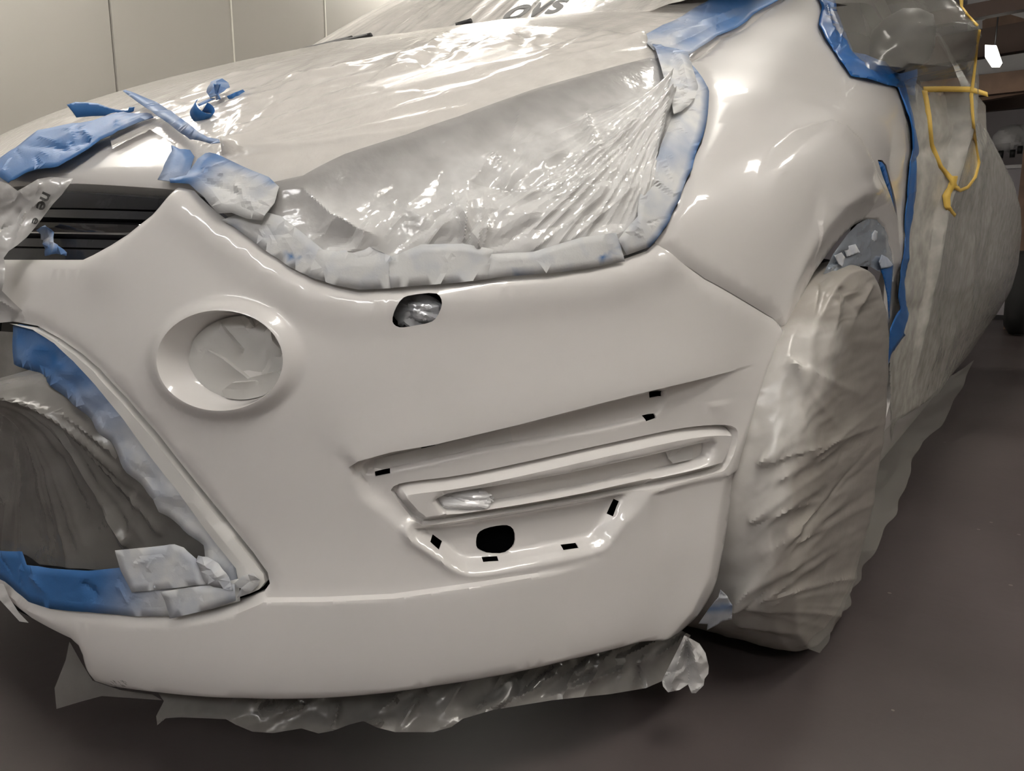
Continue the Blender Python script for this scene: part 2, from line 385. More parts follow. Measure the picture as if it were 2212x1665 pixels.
# ------------------------------------------------------------------ traced lines of the body (photo points)
L_GRILLE = [(154, 388), (353, 400), (387, 410), (375, 425), (328, 463), (273, 504), (234, 527), (195, 547), (172, 558), (12, 558)]
L_HEAD = [(422, 414), (484, 470), (511, 488), (570, 533), (632, 574), (679, 601), (730, 615), (776, 625), (850, 621), (990, 609), (1088, 595), (1186, 588),
          (1264, 578), (1342, 562), (1400, 541), (1418, 525), (1444, 488), (1467, 441), (1494, 375), (1518, 304), (1531, 242), (1533, 203), (1518, 172), (1498, 148), (1481, 135)]
L_HOOD = [(440, 428), (500, 440), (590, 412), (659, 390), (748, 345), (881, 303), (990, 265), (1147, 207), (1283, 168), (1400, 137), (1470, 122)]
L_SEAM = [(1418, 525), (1467, 562), (1528, 603), (1609, 649), (1674, 689), (1690, 708), (1704, 727)]
L_ARCH_LO = [(1704, 727), (1680, 795), (1658, 870), (1640, 935), (1634, 975), (1617, 1022), (1601, 1097), (1582, 1184), (1566, 1249), (1558, 1281), (1534, 1319), (1501, 1351)]
L_ARCH_UP = [(1704, 727), (1744, 650), (1772, 597), (1807, 547), (1835, 510), (1855, 490), (1873, 480), (1897, 480), (1912, 496), (1922, 525), (1928, 560), (1928, 600), (1926, 640), (1924, 700), (1922, 780)]
L_LIP = [(1501, 1351), (1468, 1379), (1387, 1398), (1237, 1435), (1056, 1469), (936, 1488), (850, 1501), (732, 1512), (529, 1515), (350, 1508), (244, 1494), (200, 1480), (180, 1458), (171, 1425), (162, 1404), (145, 1388), (61, 1344), (24, 1315), (0, 1291)]
L_LGR = [(-60, 690), (0, 691), (34, 696), (72, 703), (120, 730), (168, 763), (207, 797), (269, 864), (336, 941), (408, 1032), (480, 1119), (543, 1196), (574, 1239), (579, 1263), (567, 1280),
         (516, 1301), (456, 1318), (375, 1331), (288, 1333), (192, 1323), (110, 1316), (62, 1301), (10, 1258), (-60, 1225)]
L_SLIT_UP = [(752, 1012), (776, 994), (847, 974), (935, 959), (1120, 915), (1288, 871), (1404, 842), (1512, 817), (1577, 802), (1642, 784)]
SLIT = smooth_poly([(780, 1012), (800, 994), (850, 982), (935, 966), (1120, 923), (1288, 879), (1404, 850), (1450, 842), (1447, 870), (1436, 893), (1410, 908), (1309, 932), (1120, 966), (1036, 981), (935, 1004), (792, 1034)], 1)
BEZEL = smooth_poly([(841, 1068), (852, 1054), (881, 1047), (994, 1034), (1120, 1008), (1284, 971), (1450, 935), (1512, 923), (1560, 918), (1584, 921), (1590, 935), (1582, 973), (1565, 1010), (1553, 1019), (1458, 1047), (1350, 1068), (1288, 1079), (1162, 1102), (1036, 1121), (940, 1137), (904, 1138)], 1)
BEZ_IN = smooth_poly([(940, 1076), (1053, 1058), (1204, 1033), (1330, 1006), (1450, 979), (1535, 955), (1541, 962), (1536, 988), (1524, 999), (1450, 1022), (1350, 1043), (1246, 1067), (1078, 1096), (970, 1111), (956, 1104)], 1)
POCKET = smooth_poly([(885, 1146), (930, 1146), (1036, 1130), (1162, 1108), (1288, 1086), (1352, 1073), (1362, 1076), (1340, 1114), (1306, 1163), (1284, 1177), (1246, 1185), (1078, 1219), (1015, 1225), (988, 1217), (955, 1190)], 1)
C_OUT = [(752, 1012), (776, 994), (847, 974), (935, 959), (1120, 915), (1288, 871), (1404, 842), (1500, 830), (1560, 870), (1580, 905), (1600, 925), (1590, 985), (1560, 1030), (1404, 1066), (1335, 1180), (1290, 1210), (1120, 1239), (1003, 1247), (965, 1218), (864, 1142), (784, 1079)]
HOLE_MAIN = smooth_poly([(1028, 1166), (1032, 1150), (1050, 1140), (1080, 1134), (1100, 1134), (1112, 1146), (1113, 1172), (1104, 1186), (1088, 1195), (1056, 1196), (1038, 1189), (1029, 1182)], 1)
CLIPS = [[(809, 1022), (842, 1016), (843, 1021), (811, 1027)], [(910, 968), (940, 961), (941, 965), (911, 971)], [(1402, 849), (1428, 846), (1427, 853), (1403, 857)], [(1394, 902), (1417, 896), (1417, 902), (1395, 909)],
         [(934, 1162), (955, 1177), (949, 1182), (930, 1167)], [(1334, 1090), (1341, 1093), (1331, 1111), (1323, 1108)], [(1216, 1182), (1248, 1177), (1249, 1182), (1217, 1187)], [(1044, 1211), (1078, 1208), (1078, 1212), (1045, 1215)]]
WASH = smooth_poly([(846, 692), (853, 668), (868, 644), (885, 637), (940, 631), (953, 642), (955, 660), (944, 686), (930, 697), (890, 704), (866, 708), (852, 703)], 1)
L_FLANGE = [(1690, 702), (1650, 790), (1609, 915), (1566, 1035), (1545, 1130), (1528, 1245), (1490, 1320), (1430, 1385)]
L_FLANGE_UP = [(1690, 702), (1718, 610), (1740, 562), (1779, 492), (1818, 445), (1857, 420), (1897, 414), (1918, 435), (1932, 480), (1942, 560)]
L_BROW = [(1612, 470), (1628, 410), (1647, 359), (1675, 315), (1710, 285), (1756, 268), (1795, 260), (1826, 270), (1857, 300), (1885, 351), (1910, 420), (1932, 500), (1945, 600)]
L_CREASE = [(300, 1345), (430, 1325), (575, 1291), (700, 1290), (850, 1283), (1000, 1262), (1160, 1238), (1300, 1214), (1400, 1180), (1480, 1120)]

# ------------------------------------------------------------------ the car
car = empty('car', (0, 0, 0), 'white car front in fresh paint, masked with film and blue tape for spraying', 'car')
FOG_O, FOG_I = (498, 772, 172, 133, 0.0), (486, 777, 133, 105, 0.0)
def ell(px, e):
    return np.hypot((px[:, 0] - e[0]) / e[2], (px[:, 1] - e[1]) / e[3])
def ell_line(e, k, n=90): a = np.linspace(0, 2 * np.pi, n); a[-1] = 0; return np.stack([e[0] + k * e[2] * np.cos(a), e[1] + k * e[3] * np.sin(a)], 1)
def bumper_disp(px, uv):
    n = len(px); d = np.zeros(n); vec = np.zeros((n, 3))
    # fog lamp ring: raised bezel, then a recess straight back
    ri, ro = ell(px, FOG_I), ell(px, FOG_O)
    t = np.clip((ro - ri * 0) , 0, 9)
    flank = 1 - ss(.80, 1.12, ro)
    rim = np.where(ri < 1, 1, flank)
    d += .011 * np.where(ri > .99, 1 - ss(.99, 1.34, ri), 1)
    d -= .004 * ss(1.0, .94, ri)
    vec[:, 1] += .030 * ss(1.0, .86, ri)
    # overhang above the light housing and the stepped housing below
    ds, side, par = segdist(px, L_SLIT_UP)
    above = side < 0
    w = ss(0, .12, par) * (1 - ss(.72, 1.0, par))
    d += np.where(above, .006 * np.exp(-(ds / 80) ** 2) * w, 0)
    c = sdf(px, C_OUT)
    cin = ss(3, -34, c) * .75 + .25 * np.clip((3 - c) / 30, 0, 1)
    top_sharp = np.where(above, 0, ss(-1, 4, ds)); near_top = (ds < 60) & (par > .02) & (par < .97)
    cin = np.where(near_top, np.minimum(np.where(above, 0, 1), np.where(above, 0, top_sharp)), cin)
    fade = 1 - ss(1440, 1600, px[:, 0])
    d -= .009 * cin * fade
    # recess for the missing trim strip, the lower pocket, bed of the light bezel
    d -= .007 * ss(3, -6, sdf(px, SLIT))
    d -= .011 * ss(4, -12, sdf(px, POCKET))
    b = sdf(px, BEZEL); d -= .011 * ss(1.0, -3, b)
    # raised rim round the pocket
    pr = sdf(px, POCKET); d += .005 * np.exp(-((pr - 16) / 10) ** 2) * ss(1090, 1130, px[:, 1])
    # lip: everything below the crease stands proud
    dc, sc, pc = segdist(px, L_CREASE)
    below = sc > 0
    wl = 1 - ss(.72, 1.0, pc)
    d += .009 * np.where(below, ss(-1, 5, dc), 0) * (1 - ss(1020, 1300, px[:, 0])) * np.where(px[:, 0] < 575, ss(250, 600, px[:, 0]), 1) * (1 - .5 * ss(30, 220, dc))
    # flange towards the wheel arch
    df, sf, pf = segdist(px, L_FLANGE)
    right = sf < 0
    d -= np.where(right, np.minimum(df * .00022, .03), 0)
    d += .004 * np.exp(-(df / 25) ** 2)
    # panel line running from the bezel to the arch
    dl, sl, pl_ = segdist(px, [(1404, 1066), (1560, 1028), (1640, 1006)])
    d -= np.where((sl > 0) & (px[:, 0] > 1395), .004 * ss(0, 5, dl) * (1 - ss(20, 160, dl)) * ss(1395, 1440, px[:, 0]), 0)
    # soft ridge under the upper grille corner (nose line)
    dn, sn, pn = segdist(px, [(400, 420), (330, 500), (230, 600), (180, 640)])
    d += .006 * np.exp(-(dn / 45) ** 2) * (1 - ss(.6, 1, pn))
    # shoulder below the headlamp
    dh, sh_, ph_ = segdist(px, L_HEAD[:16])
    d += .006 * np.exp(-((dh - 40) / 40) ** 2)
    return d, vec
def bumper_fine(px):
    f = (ell(px, FOG_O) < 1.1)
    for pl in (SLIT, BEZEL, POCKET): f |= sdf(px, pl) < 22
    f |= (segdist(px, L_SLIT_UP)[0] < 25) | (segdist(px, L_CREASE)[0] < 30) | (segdist(px, L_FLANGE)[0] < 14) | (segdist(px, [(1404, 1066), (1560, 1028), (1640, 1006)])[0] < 14)
    f |= np.abs(sdf(px, C_OUT)) < 26
    return f
# bumper outline, walked clockwise from the headlamp corner: headlamp edge, seam, arch, lip, lower grille, upper grille
lower = hit([p for p in L_LIP])
lip_under = []
bump_out = [p for p in L_HEAD[:16]] + L_SEAM[1:] + L_ARCH_LO[1:]
uvb = list(hit(bump_out))
# the lip bottom: follow the photo where the body has it, wrap under otherwise
lipuv = hit([(x, y - 6) for x, y in L_LIP])
uvb += [tuple(p) for p in lipuv[1:]]
uvb += [tuple(p) for p in hit([(-60, 1240), (-60, 1222), (10, 1258), (62, 1301), (110, 1316), (192, 1323), (288, 1333), (375, 1331), (456, 1318), (516, 1301), (567, 1280), (579, 1263), (574, 1239), (543, 1196), (480, 1119), (408, 1032), (336, 941), (269, 864), (207, 797), (168, 763), (120, 730), (72, 703), (34, 696), (0, 691), (-60, 690)])]
uvb += [tuple(p) for p in hit([(-60, 558), (12, 559), (172, 559), (195, 549), (234, 529), (273, 506), (328, 465), (375, 427), (392, 413)])]
def on_displaced(poly):
    """points of the sunken surface seen at the traced place"""
    p = np.asarray(poly, float); q = p.copy()
    for _ in range(4):
        uv = hit(q); X = S(uv[:, 0], uv[:, 1]); d, vec = bumper_disp(proj(X), uv); d = np.full(len(d), np.median(d)); q = q + (p - proj(X + Nrm(uv[:, 0], uv[:, 1]) * d[:, None] + vec))
    return hit(q)
def grow(poly, k): p = np.asarray(poly, float); c = p.mean(0); ax = p[1] - p[0]; ax /= np.linalg.norm(ax); n = np.array([-ax[1], ax[0]]); d = p - c; return c + np.outer(d @ ax, ax) + np.outer(d @ n, n) * k
holes = [on_displaced(resample(h, 6, True)) for h in [HOLE_MAIN, WASH]] + [on_displaced(resample(grow(h, 1.7), 4, True)) for h in CLIPS]
panel('bumper_cover', uvb, 'paint', car, bumper_disp, bumper_fine, holes=holes, skirt=.014, roll=.005, roll_w=.008,
      creases=[ell_line(FOG_I, .992), ell_line(FOG_I, .87), L_SLIT_UP, list(SLIT) + [SLIT[0]], list(BEZEL) + [BEZEL[0]], list(POCKET) + [POCKET[0]], L_CREASE[2:7], L_FLANGE])

def fender_disp(px, uv):
    n = len(px); d = np.zeros(n)
    db, sb, pb = segdist(px, L_BROW); inn = sb > 0
    w = ss(.0, .25, pb) * (1 - ss(.8, 1, pb))
    d += .0065 * np.where(inn, ss(-18, 42, db), ss(18, -42, -db) * .0 + ss(18, -18, db) * ss(-18, 42, -db)) * w * np.where(inn, 1 - .7 * ss(60, 240, db), 1)
    df, sf, pf = segdist(px, L_FLANGE_UP); right = sf > 0
    d -= np.where(right, np.minimum(df * .00018, .010), 0) * (1 - ss(60, 110, segdist(px, L_ARCH_UP)[0]))
    d += .003 * np.exp(-(df / 20) ** 2)
    return d, np.zeros((n, 3))
def fender_fine(px):
    return (segdist(px, L_BROW)[0] < 45) | (segdist(px, L_FLANGE_UP)[0] < 16)
fen_top = [(1483, 134), (1556, 78), (1632, 30), (1690, -16)]
uvf = [tuple(p) for p in hit([(1420, 523), (1446, 488), (1469, 441), (1496, 375), (1520, 304), (1533, 242), (1535, 203), (1520, 172), (1500, 147)] + fen_top)]
uvf += [(.575, 16.6), (.66, 16.7)] + [tuple(p) for p in hit([(1790, 0), (1803, 60), (1825, 105), (1852, 146), (1905, 160), (1972, 170)])]
uvf += [tuple(p) for p in hit([(1976, 200), (1982, 330), (1973, 420), (1966, 560), (1951, 690), (1940, 780)])]
uvf += [tuple(p) for p in hit([(x, y) for x, y in L_ARCH_UP[::-1]])]
uvf += [tuple(p) for p in hit([(1691, 707), (1675, 687), (1610, 647), (1529, 601), (1468, 560)])]
VENT = [(1896, 345), (1906, 346), (1914, 356), (1920, 378), (1928, 410), (1934, 450), (1936, 475), (1929, 452), (1918, 415), (1906, 378)]
panel('fender', uvf, 'paint', car, fender_disp, fender_fine, holes=[hit(resample(VENT, 5, True))], roll=.005, roll_w=.007, creases=[L_FLANGE_UP])

# hood: near edge from the photo, far edge its mirror image
near = hit([(154, 386), (250, 391), (353, 398), (400, 405)] + L_HOOD[1:] + [(1481, 131), (1560, 84), (1640, 38), (1700, -10)])
near = [tuple(p) for p in near] + [(.95, 16.5)]
far = [(-u - (0 if i else 0), v) for i, (u, v) in enumerate(near) if u > .12]
hood_out = near + far[::-1]
def hood_disp(px, uv):
    u, v = uv[:, 0], uv[:, 1]
    d = .010 * np.exp(-((np.abs(u) - .45 - .02 * (v - 10)) / .10) ** 2) * ss(9.5, 12, v)
    return d, np.zeros((len(px), 3))
panel('hood', hood_out, 'paint', car, hood_disp, None, step=.022, skirt=.02, roll=.008, roll_w=.012)
# far side sheet metal (only its silhouette shows)
panel('fender', [(-1.9, 5), (-.62, 5), (-.60, 9.6)] + [(u - .006, v) for u, v in far if v < 16.4] + [(-1.2, 16.3), (-1.9, 14)], 'paint', car, step=.05, roll=0)
# headlamp, grille bed, inner structure
hl = [tuple(p) for p in hit([(x, y) for x, y in L_HEAD] + [(1440, 126), (1400, 139), (1283, 170), (1147, 209), (990, 267), (881, 305), (748, 347), (659, 392), (590, 414), (500, 442), (440, 425)])]
def back(k): return lambda px, uv: (np.full(len(px), -k), np.zeros((len(px), 3)))
panel('headlamp', hl, 'lamp_lens', car, back(.012), step=.03, roll=0, skirt=.03)
# ------------------------------------------------------------------ front light bezel, blanking pieces, grilles
def off(k): return lambda px, uv: (np.full(len(px), k), np.zeros((len(px), 3)))
def bez_disp(px, uv):
    n = len(px); o = sdf(px, BEZEL); i = sdf(px, BEZ_IN)
    d = -.0075 + .012 * ss(0, -12, o)
    d -= .019 * ss(4, -7, i) + .003 * ss(10, 0, i)
    return d - .012 * (1 - ss(1440, 1600, px[:, 0])) * .5, np.zeros((n, 3))
panel('light_bezel', hit(inset(BEZEL, 2.2)), 'paint', car, bez_disp, lambda px: np.ones(len(px), bool), fstep=.004, skirt=.02, roll=.004, roll_w=.006,
      creases=[list(BEZ_IN) + [BEZ_IN[0]]])
def crumple_panel(name, poly, base, amp, cell, m, seed=0, step=.003, spray=None, deg=0, extra=None, tears=(), parent=None, solid=0, stretch=1.0, **meta):
    def dsp(px, uv):
        a, b = rot(px, deg); h = amp * (facet(a / stretch, b, cell, seed) + .45 * facet(a / stretch, b, cell * .45, seed + 5))
        if extra is not None: h = h + extra(px)
        return base + h, np.zeros((len(px), 3))
    return panel(name, hit(poly), m, parent, dsp, None, step=step, skirt=0, roll=0, spray=spray, solid=solid, sharp=meta.pop('sharp', 14), **meta)
# blanking disc of torn masking paper in the fog lamp recess
E_D = (510, 771, 108, 98, 0)
c0 = on_body([(488, 777)])[0]
dv = np.array([0, 1.0, 0]) * .030 + Nrm(*hit([(488, 777)])[0]) * .012
TEARS = [[(412, 760), (450, 780), (500, 822), (545, 810), (590, 800), (617, 785)], [(440, 700), (470, 740), (490, 760)], [(545, 700), (556, 740), (575, 765)], [(440, 850), (470, 830), (520, 826)], [(500, 680), (512, 712)], [(575, 830), (600, 800)]]
def disc_disp(px, uv):
    h = .0042 * facet(px[:, 0], px[:, 1], 60, 2) + .0022 * facet(px[:, 0], px[:, 1], 26, 4)
    for k, t in enumerate(TEARS):
        d, s, p = segdist(px, t); h = h + np.where(s > 0, .0065, -.0012) * np.exp(-d / 24) * np.sin(np.clip(p, 0, 1) * np.pi) ** .5
    vec = np.zeros((len(px), 3)); vec[:, 1] = .0265
    return .011 - .004 + h, vec
disc_uv = hit(ell_line((484, 778, 114, 90, 0), 1.0, 60)[:-1])
panel('paper_disc', disc_uv, 'paper', None, disc_disp, None, step=.0028, skirt=.001, roll=0, creases=TEARS, coff=(-.7, .7), sharp=14,
      label='torn white paper disc blanking the round fog lamp recess', cat='masking paper')
# crumpled film stuffed in openings
def wad(name, px_c, rx, ry, depth_off, seed, label, m='wad', tilt=0, dn=None, cat='masking film'):
    """a crumpled ball of film: faceted lump seen through an opening"""
    c = on_body([px_c])[0]; n = Nrm(*hit([px_c])[0]); c = c - n * depth_off; dist = (c - CP) @ CF; sx, sy = rx * dist / FPX, ry * dist / FPX
    V = []; F = []; A, B = 40, 26; rs = np.random.RandomState(seed)
    for i in range(B + 1):
        th = math.pi * i / B
        for j in range(A):
            ph = 2 * math.pi * j / A; q = np.array([math.sin(th) * math.cos(ph), math.sin(th) * math.sin(ph), math.cos(th)])
            V.append(q)
    V = np.array(V)
    k = 1 + .42 * facet(V[:, 0] + 1.7 * V[:, 2], V[:, 1] - .9 * V[:, 2], .55, seed) + .2 * facet(V[:, 0] - 1.3 * V[:, 2], V[:, 1] + .8 * V[:, 2], .27, seed + 3)
    V = V * k[:, None]; a = math.radians(tilt); x = V[:, 0] * math.cos(a) - V[:, 1] * math.sin(a); y = V[:, 0] * math.sin(a) + V[:, 1] * math.cos(a)
    P = c + np.outer(x * sx, CR) + np.outer(y * sy, CU) + np.outer(V[:, 2] * min(sx, sy) * .8, n)
    for i in range(B):
        for j in range(A): F.append((i * A + j, (i + 1) * A + j, (i + 1) * A + (j + 1) % A, i * A + (j + 1) % A))
    return mk(name, P, F, m, None, sharp=20, label=label, cat=cat)
wad('film_wad', (908, 672), 58, 42, .018, 5, 'crumpled silvery film stuffed in the hole below the headlamp', tilt=12)
wad('film_wad', (1005, 1088), 66, 24, .016, 11, 'crumpled pale film in the left end of the slim light slot', 'wad_white', tilt=12)
crumple_panel('masking_film', [(1452, 976), (1500, 966), (1512, 972), (1510, 996), (1470, 1007), (1458, 996)], -.012, .004, 22, 'film_white', 3, label='torn white film patch in the right end of the slim light slot', cat='masking film')

crumple_panel('masking_tape', [(800, 1026), (806, 1000), (850, 990), (935, 971), (1030, 948), (1108, 930), (1111, 945), (1115, 960), (1036, 976), (935, 998)], -.0148, .0012, 60, 'film_white', 8, deg=-13, label='white painted-over tape lying in the long slot above the light housing', cat='masking tape')
# upper grille: gloss black surround with slats
gr_uv = hit([(-60, 385), (154, 389), (353, 401), (388, 411), (375, 425), (328, 463), (273, 504), (234, 527), (195, 547), (172, 559), (12, 560), (-60, 560)])
gp = panel('upper_grille', gr_uv, 'grille', car, off(-.030), None, step=.02, skirt=.01, roll=0)
def slat(y0s, y1s, rise, m, name='slat', k=-.018):
    """a horizontal slat between two traced lines"""
    pl = [tuple(p) for p in y0s] + [tuple(p) for p in y1s[::-1]]
    def dsp(px, uv):
        o = sdf(px, pl); t = segdist(px, y0s)[0] / (segdist(px, y0s)[0] + segdist(px, y1s)[0] + 1e-6); return k + rise * ss(0, -4, o) * (1 - .75 * t), np.zeros((len(px), 3))
    return panel(name, hit(pl), m, gp, dsp, None, step=.003, skirt=.02, roll=0)
slat([(-60, 388), (154, 391), (353, 403), (384, 412)], [(-60, 432), (142, 431), (358, 436)], .012, 'grille')
slat([(-60, 436), (140, 435), (352, 441)], [(-60, 452), (126, 455), (338, 460)], .014, 'grille')
s_ = slat([(-60, 458), (122, 458), (333, 464)], [(-60, 498), (100, 500), (272, 504)], .016, 'grille_shine', k=-.022)
slat([(-60, 504), (96, 505), (262, 509)], [(-60, 522), (70, 524), (230, 527)], .012, 'grille')
slat([(-60, 527), (60, 528), (224, 531)], [(-60, 556), (14, 556), (170, 556)], .014, 'grille')
# lower grille: dark bed with a white painted-over frame tube
lg_in = [(-60, 700), (22, 701), (72, 710), (120, 739), (159, 778), (207, 831), (269, 907), (308, 965), (384, 1061), (456, 1162), (505, 1225), (514, 1284), (456, 1312), (375, 1325), (288, 1327), (192, 1317), (110, 1310), (62, 1296), (10, 1252), (-60, 1215)]
lgp = panel('lower_grille', hit(L_LGR), 'black', car, off(-.035), None, step=.03, skirt=.01, roll=0)
tube_poly = [(22, 699), (72, 707), (118, 734), (164, 768), (202, 802), (263, 870), (330, 948), (401, 1038), (473, 1125), (536, 1202), (565, 1242), (569, 1260), (558, 1274), (515, 1294), (509, 1228), (456, 1164), (384, 1063), (308, 967), (269, 909), (207, 833), (159, 780), (118, 741), (72, 712)]
mid = [(22, 700), (95, 722), (162, 774), (205, 817), (266, 890), (319, 957), (392, 1050), (464, 1144), (520, 1214), (540, 1258)]
def tube_disp(px, uv):
    d, s, p = segdist(px, mid); w = 8 + 22 * p
    return -.012 + .013 * np.sqrt(np.clip(1 - (d / (w + 6)) ** 2, 0, 1)) + .0006 * facet(px[:, 0], px[:, 1], 30, 5), np.zeros((len(px), 3))
panel('frame_tube', hit(tube_poly), 'tape_white', lgp, tube_disp, None, step=.0035, skirt=.012, roll=0)
# ------------------------------------------------------------------ films and tapes
def strokes(P, L):
    """sharp fold ridges: (x0, y0, x1, y1, width px, height m), highest at the first end"""
    h = np.zeros(len(P))
    for x0, y0, x1, y1, w, hh in L:
        a = np.array([x0, y0]); d = np.array([x1 - x0, y1 - y0]); n = d @ d
        t = ((P - a) @ d) / n; tc = np.clip(t, 0, 1); q = P - a - tc[:, None] * d; ds = np.hypot(q[:, 0], q[:, 1])
        ww = w * (.75 + .8 * tc); h += hh * np.exp(-(ds / ww) ** 1.3) * np.sqrt(1 - tc * .95) * ss(-.12, .10, t)
    return h
def fan(x, y, a0, a1, n, l0, l1, w, h, seed, r0=6):
    r = random.Random(seed); out = []
    for k in range(n):
        a = math.radians(a0 + (a1 - a0) * (k + r.uniform(.15, .85)) / n); L = r.uniform(l0, l1)
        out.append((x + r0 * math.cos(a), y + r0 * math.sin(a), x + L * math.cos(a), y + L * math.sin(a), w * r.uniform(.6, 1.4), h * r.uniform(.5, 1.2)))
    return out
def scatter(poly, n, ang, dang, l0, l1, w, h, seed):
    r = random.Random(seed); p = np.array(poly, float); lo, hi = p.min(0), p.max(0); out = []
    while len(out) < n:
        x, y = r.uniform(lo[0], hi[0]), r.uniform(lo[1], hi[1])
        if not inside(np.array([[x, y]]), poly)[0]: continue
        a = math.radians(ang + r.uniform(-dang, dang)); L = r.uniform(l0, l1) / 2
        out.append((x - L * math.cos(a), y - L * math.sin(a), x + L * math.cos(a), y + L * math.sin(a), w * r.uniform(.6, 1.4), h * r.choice((-1, 1, 1)) * r.uniform(.5, 1.2)))
    return out
def skin(name, poly, m, base, hfun=None, step=.004, spray=None, parent=None, solid=0, uv=None, creases=(), sharp=35, **meta):
    def dsp(px, uv_):
        h = hfun(px) if hfun is not None else 0; return base + h + np.zeros(len(px)), np.zeros((len(px), 3))
    return panel(name, hit(poly) if uv is None else uv, m, parent, dsp, None, step=step, skirt=0, roll=0, spray=spray, solid=solid, creases=creases, coff=(-1.2, 1.2), sharp=sharp, **meta)
def tape(poly, label, base=.0045, amp=.0012, cell=30, seed=1, m='tape', spray=None, step=.0035, extra=None, deg=0, name='masking_tape', group=None, stretch=1.6):
    def h(px):
        a, b = rot(px, deg); r = .7 * amp * (facet(a / stretch, b, cell, seed) + .45 * facet(a / stretch, b, cell * .45, seed + 3) + .5 * strokes(px, scatter(poly, 14, deg + 90, 60, 25, 70, 2.5, 1.0, seed)))
        return r + (extra(px) if extra is not None else 0)
    return skin(name, poly, m, base, h, step, spray if spray is not None else (lambda px: np.zeros(len(px))), solid=.0006, label=label, cat='masking tape', group=group, sharp=8)
def drape(name, poly, depth, step, m, spray=None, parent=None, solid=0, creases=(), sharp=35, **meta):
    """a sheet hanging free of the body: outline by sight lines, distance from depth(px)"""
    lp = resample(poly, step, True); G = hexgrid(lp.min(0), lp.max(0), step); G = G[inside(G, lp)]; G = G[segdist(G, lp, True)[0] > step * .5]
    P, T = cdt([lp], G); P_ = P; X = at_depth(P_, depth(P_))
    T = T[:, ::-1]
    return mk(name, X, T, m, parent, sharp=sharp, attr=(spray(P_) if spray else np.zeros(len(P_))), solid=solid, **meta)
def body_depth(x, y): return float((on_body([(x, y)])[0] - CP) @ CF)
def along(px, pl): return segdist(px, pl)[2]

# -- film over hood and headlamp: one sheet, two parts
sheet = empty('masking_sheet', (.45, .55, .86), 'large clear masking film over the hood and headlamp, taped along the fender', 'masking film')
FAN = fan(1428, 214, 95, 168, 20, 120, 420, 6, .007, 1) + fan(1440, 236, 100, 150, 14, 160, 470, 5, .006, 2)
FAN += [(1262, 258, 1290, 345, 9, .006), (1262, 258, 1240, 300, 7, .003), (1120, 245, 1100, 330, 10, .004), (1067, 335, 1015, 400, 10, .006), (1072, 340, 1088, 372, 6, .003), (1187, 367, 1187, 385, 6, .003)]
FAN += [(1040, 545, 975, 415, 13, .006), (1030, 540, 1045, 420, 11, .007), (1002, 520, 1012, 395, 8, .005), (995, 560, 1005, 450, 11, .005), (1045, 530, 1062, 430, 8, .005), (915, 540, 970, 470, 8, .004), (900, 545, 935, 505, 6, .003)]
FAN += [(1145, 545, 1330, 400, 8, .005), (1165, 575, 1240, 480, 6, .003), (1230, 520, 1400, 380, 9, .005), (1250, 545, 1410, 470, 7, .004), (1180, 560, 1290, 420, 6, .004)]
LOWFOLD = [(600, 392), (660, 415), (720, 470), (780, 500), (835, 520)]
hp = [(432, 405), (484, 462), (511, 480), (570, 525), (632, 566), (679, 593), (730, 607), (776, 616), (850, 612), (990, 601), (1088, 588), (1186, 581), (1264, 571), (1342, 555), (1400, 535), (1414, 519), (1438, 484), (1461, 437), (1488, 373), (1511, 304), (1523, 242), (1525, 205), (1511, 176), (1494, 154), (1478, 139), (1400, 137), (1283, 168), (1147, 207), (990, 265), (881, 303), (748, 345), (659, 390), (590, 405), (500, 415)]
def head_h(px):
    x, y = px[:, 0], px[:, 1]
    low = ss(0, 130, y - (560 - (x - 400) * .42)) ; left = ss(1000, 620, x)
    amp = .0014 + .0130 * low * (.35 + .65 * left) + .004 * low
    h = amp * facet(x, y * 1.15, 78, 21) + amp * .55 * facet(x, y, 36, 22) + .0012 * low * facet(x, y, 17, 23)
    h += .002 * (fbm(x / 140, y / 140, 4) - .45)
    d, s, p = segdist(px, LOWFOLD); h += .012 * np.exp(-(d / 22) ** 1.2) * np.sin(np.clip(p, 0, 1) * np.pi)
    h += strokes(px, FAN)
    h *= .22 + .78 * ss(20, 110, segdist(px, L_HEAD[1:16])[0])
    e = segdist(px, [(500, 415), (590, 405), (659, 390), (748, 345), (881, 303), (990, 265), (1147, 207), (1283, 168), (1400, 137)])[0]
    k = ss(0, 60, e); return ((h - .004) * k + .004 * (1 - k)) - .004 * ss(70, 20, segdist(px, L_HEAD[1:16])[0])
def head_spray(px):
    x, y = px[:, 0], px[:, 1]; t = y - (500 - (x - 600) * .36)
    return np.clip(.06 + .9 * ss(-150, 60, t) + .25 * ss(1330, 1440, x), 0, 1)
skin('headlamp_cover', hp, 'film', .004, head_h, .0021, head_spray, parent=sheet, sharp=7, label='grey to white crinkled film over the headlamp')
HF = fan(492, 344, -48, -6, 18, 150, 620, 6, .0025, 5) + fan(492, 344, -75, -45, 6, 60, 170, 6, .003, 6) + scatter([(560, 190), (1300, 60), (1380, 110), (700, 290)], 50, -14, 7, 120, 460, 6, .0022, 7)
HF += scatter([(120, 270), (640, 130), (900, 110), (560, 240), (240, 300)], 50, -19, 7, 80, 340, 5, .0025, 8) + scatter([(640, 180), (1000, 90), (1300, 60), (1200, 110), (800, 180)], 26, -25, 25, 30, 110, 7, .005, 9)
HF += fan(1395, 105, 165, 195, 14, 150, 500, 6, .003, 10)
def hood_h(px):
    x, y = px[:, 0], px[:, 1]
    a, b = rot(px, -17)
    h = .002 * (fbm(a / 260, b / 45, 6) - .45) + strokes(px, HF)
    ridge = ss(40, 0, np.abs(y - (128 - (x - 1000) * .2))) * ss(640, 760, x); h += .006 * ridge * facet(a / 2.2, b, 40, 31)
    return h
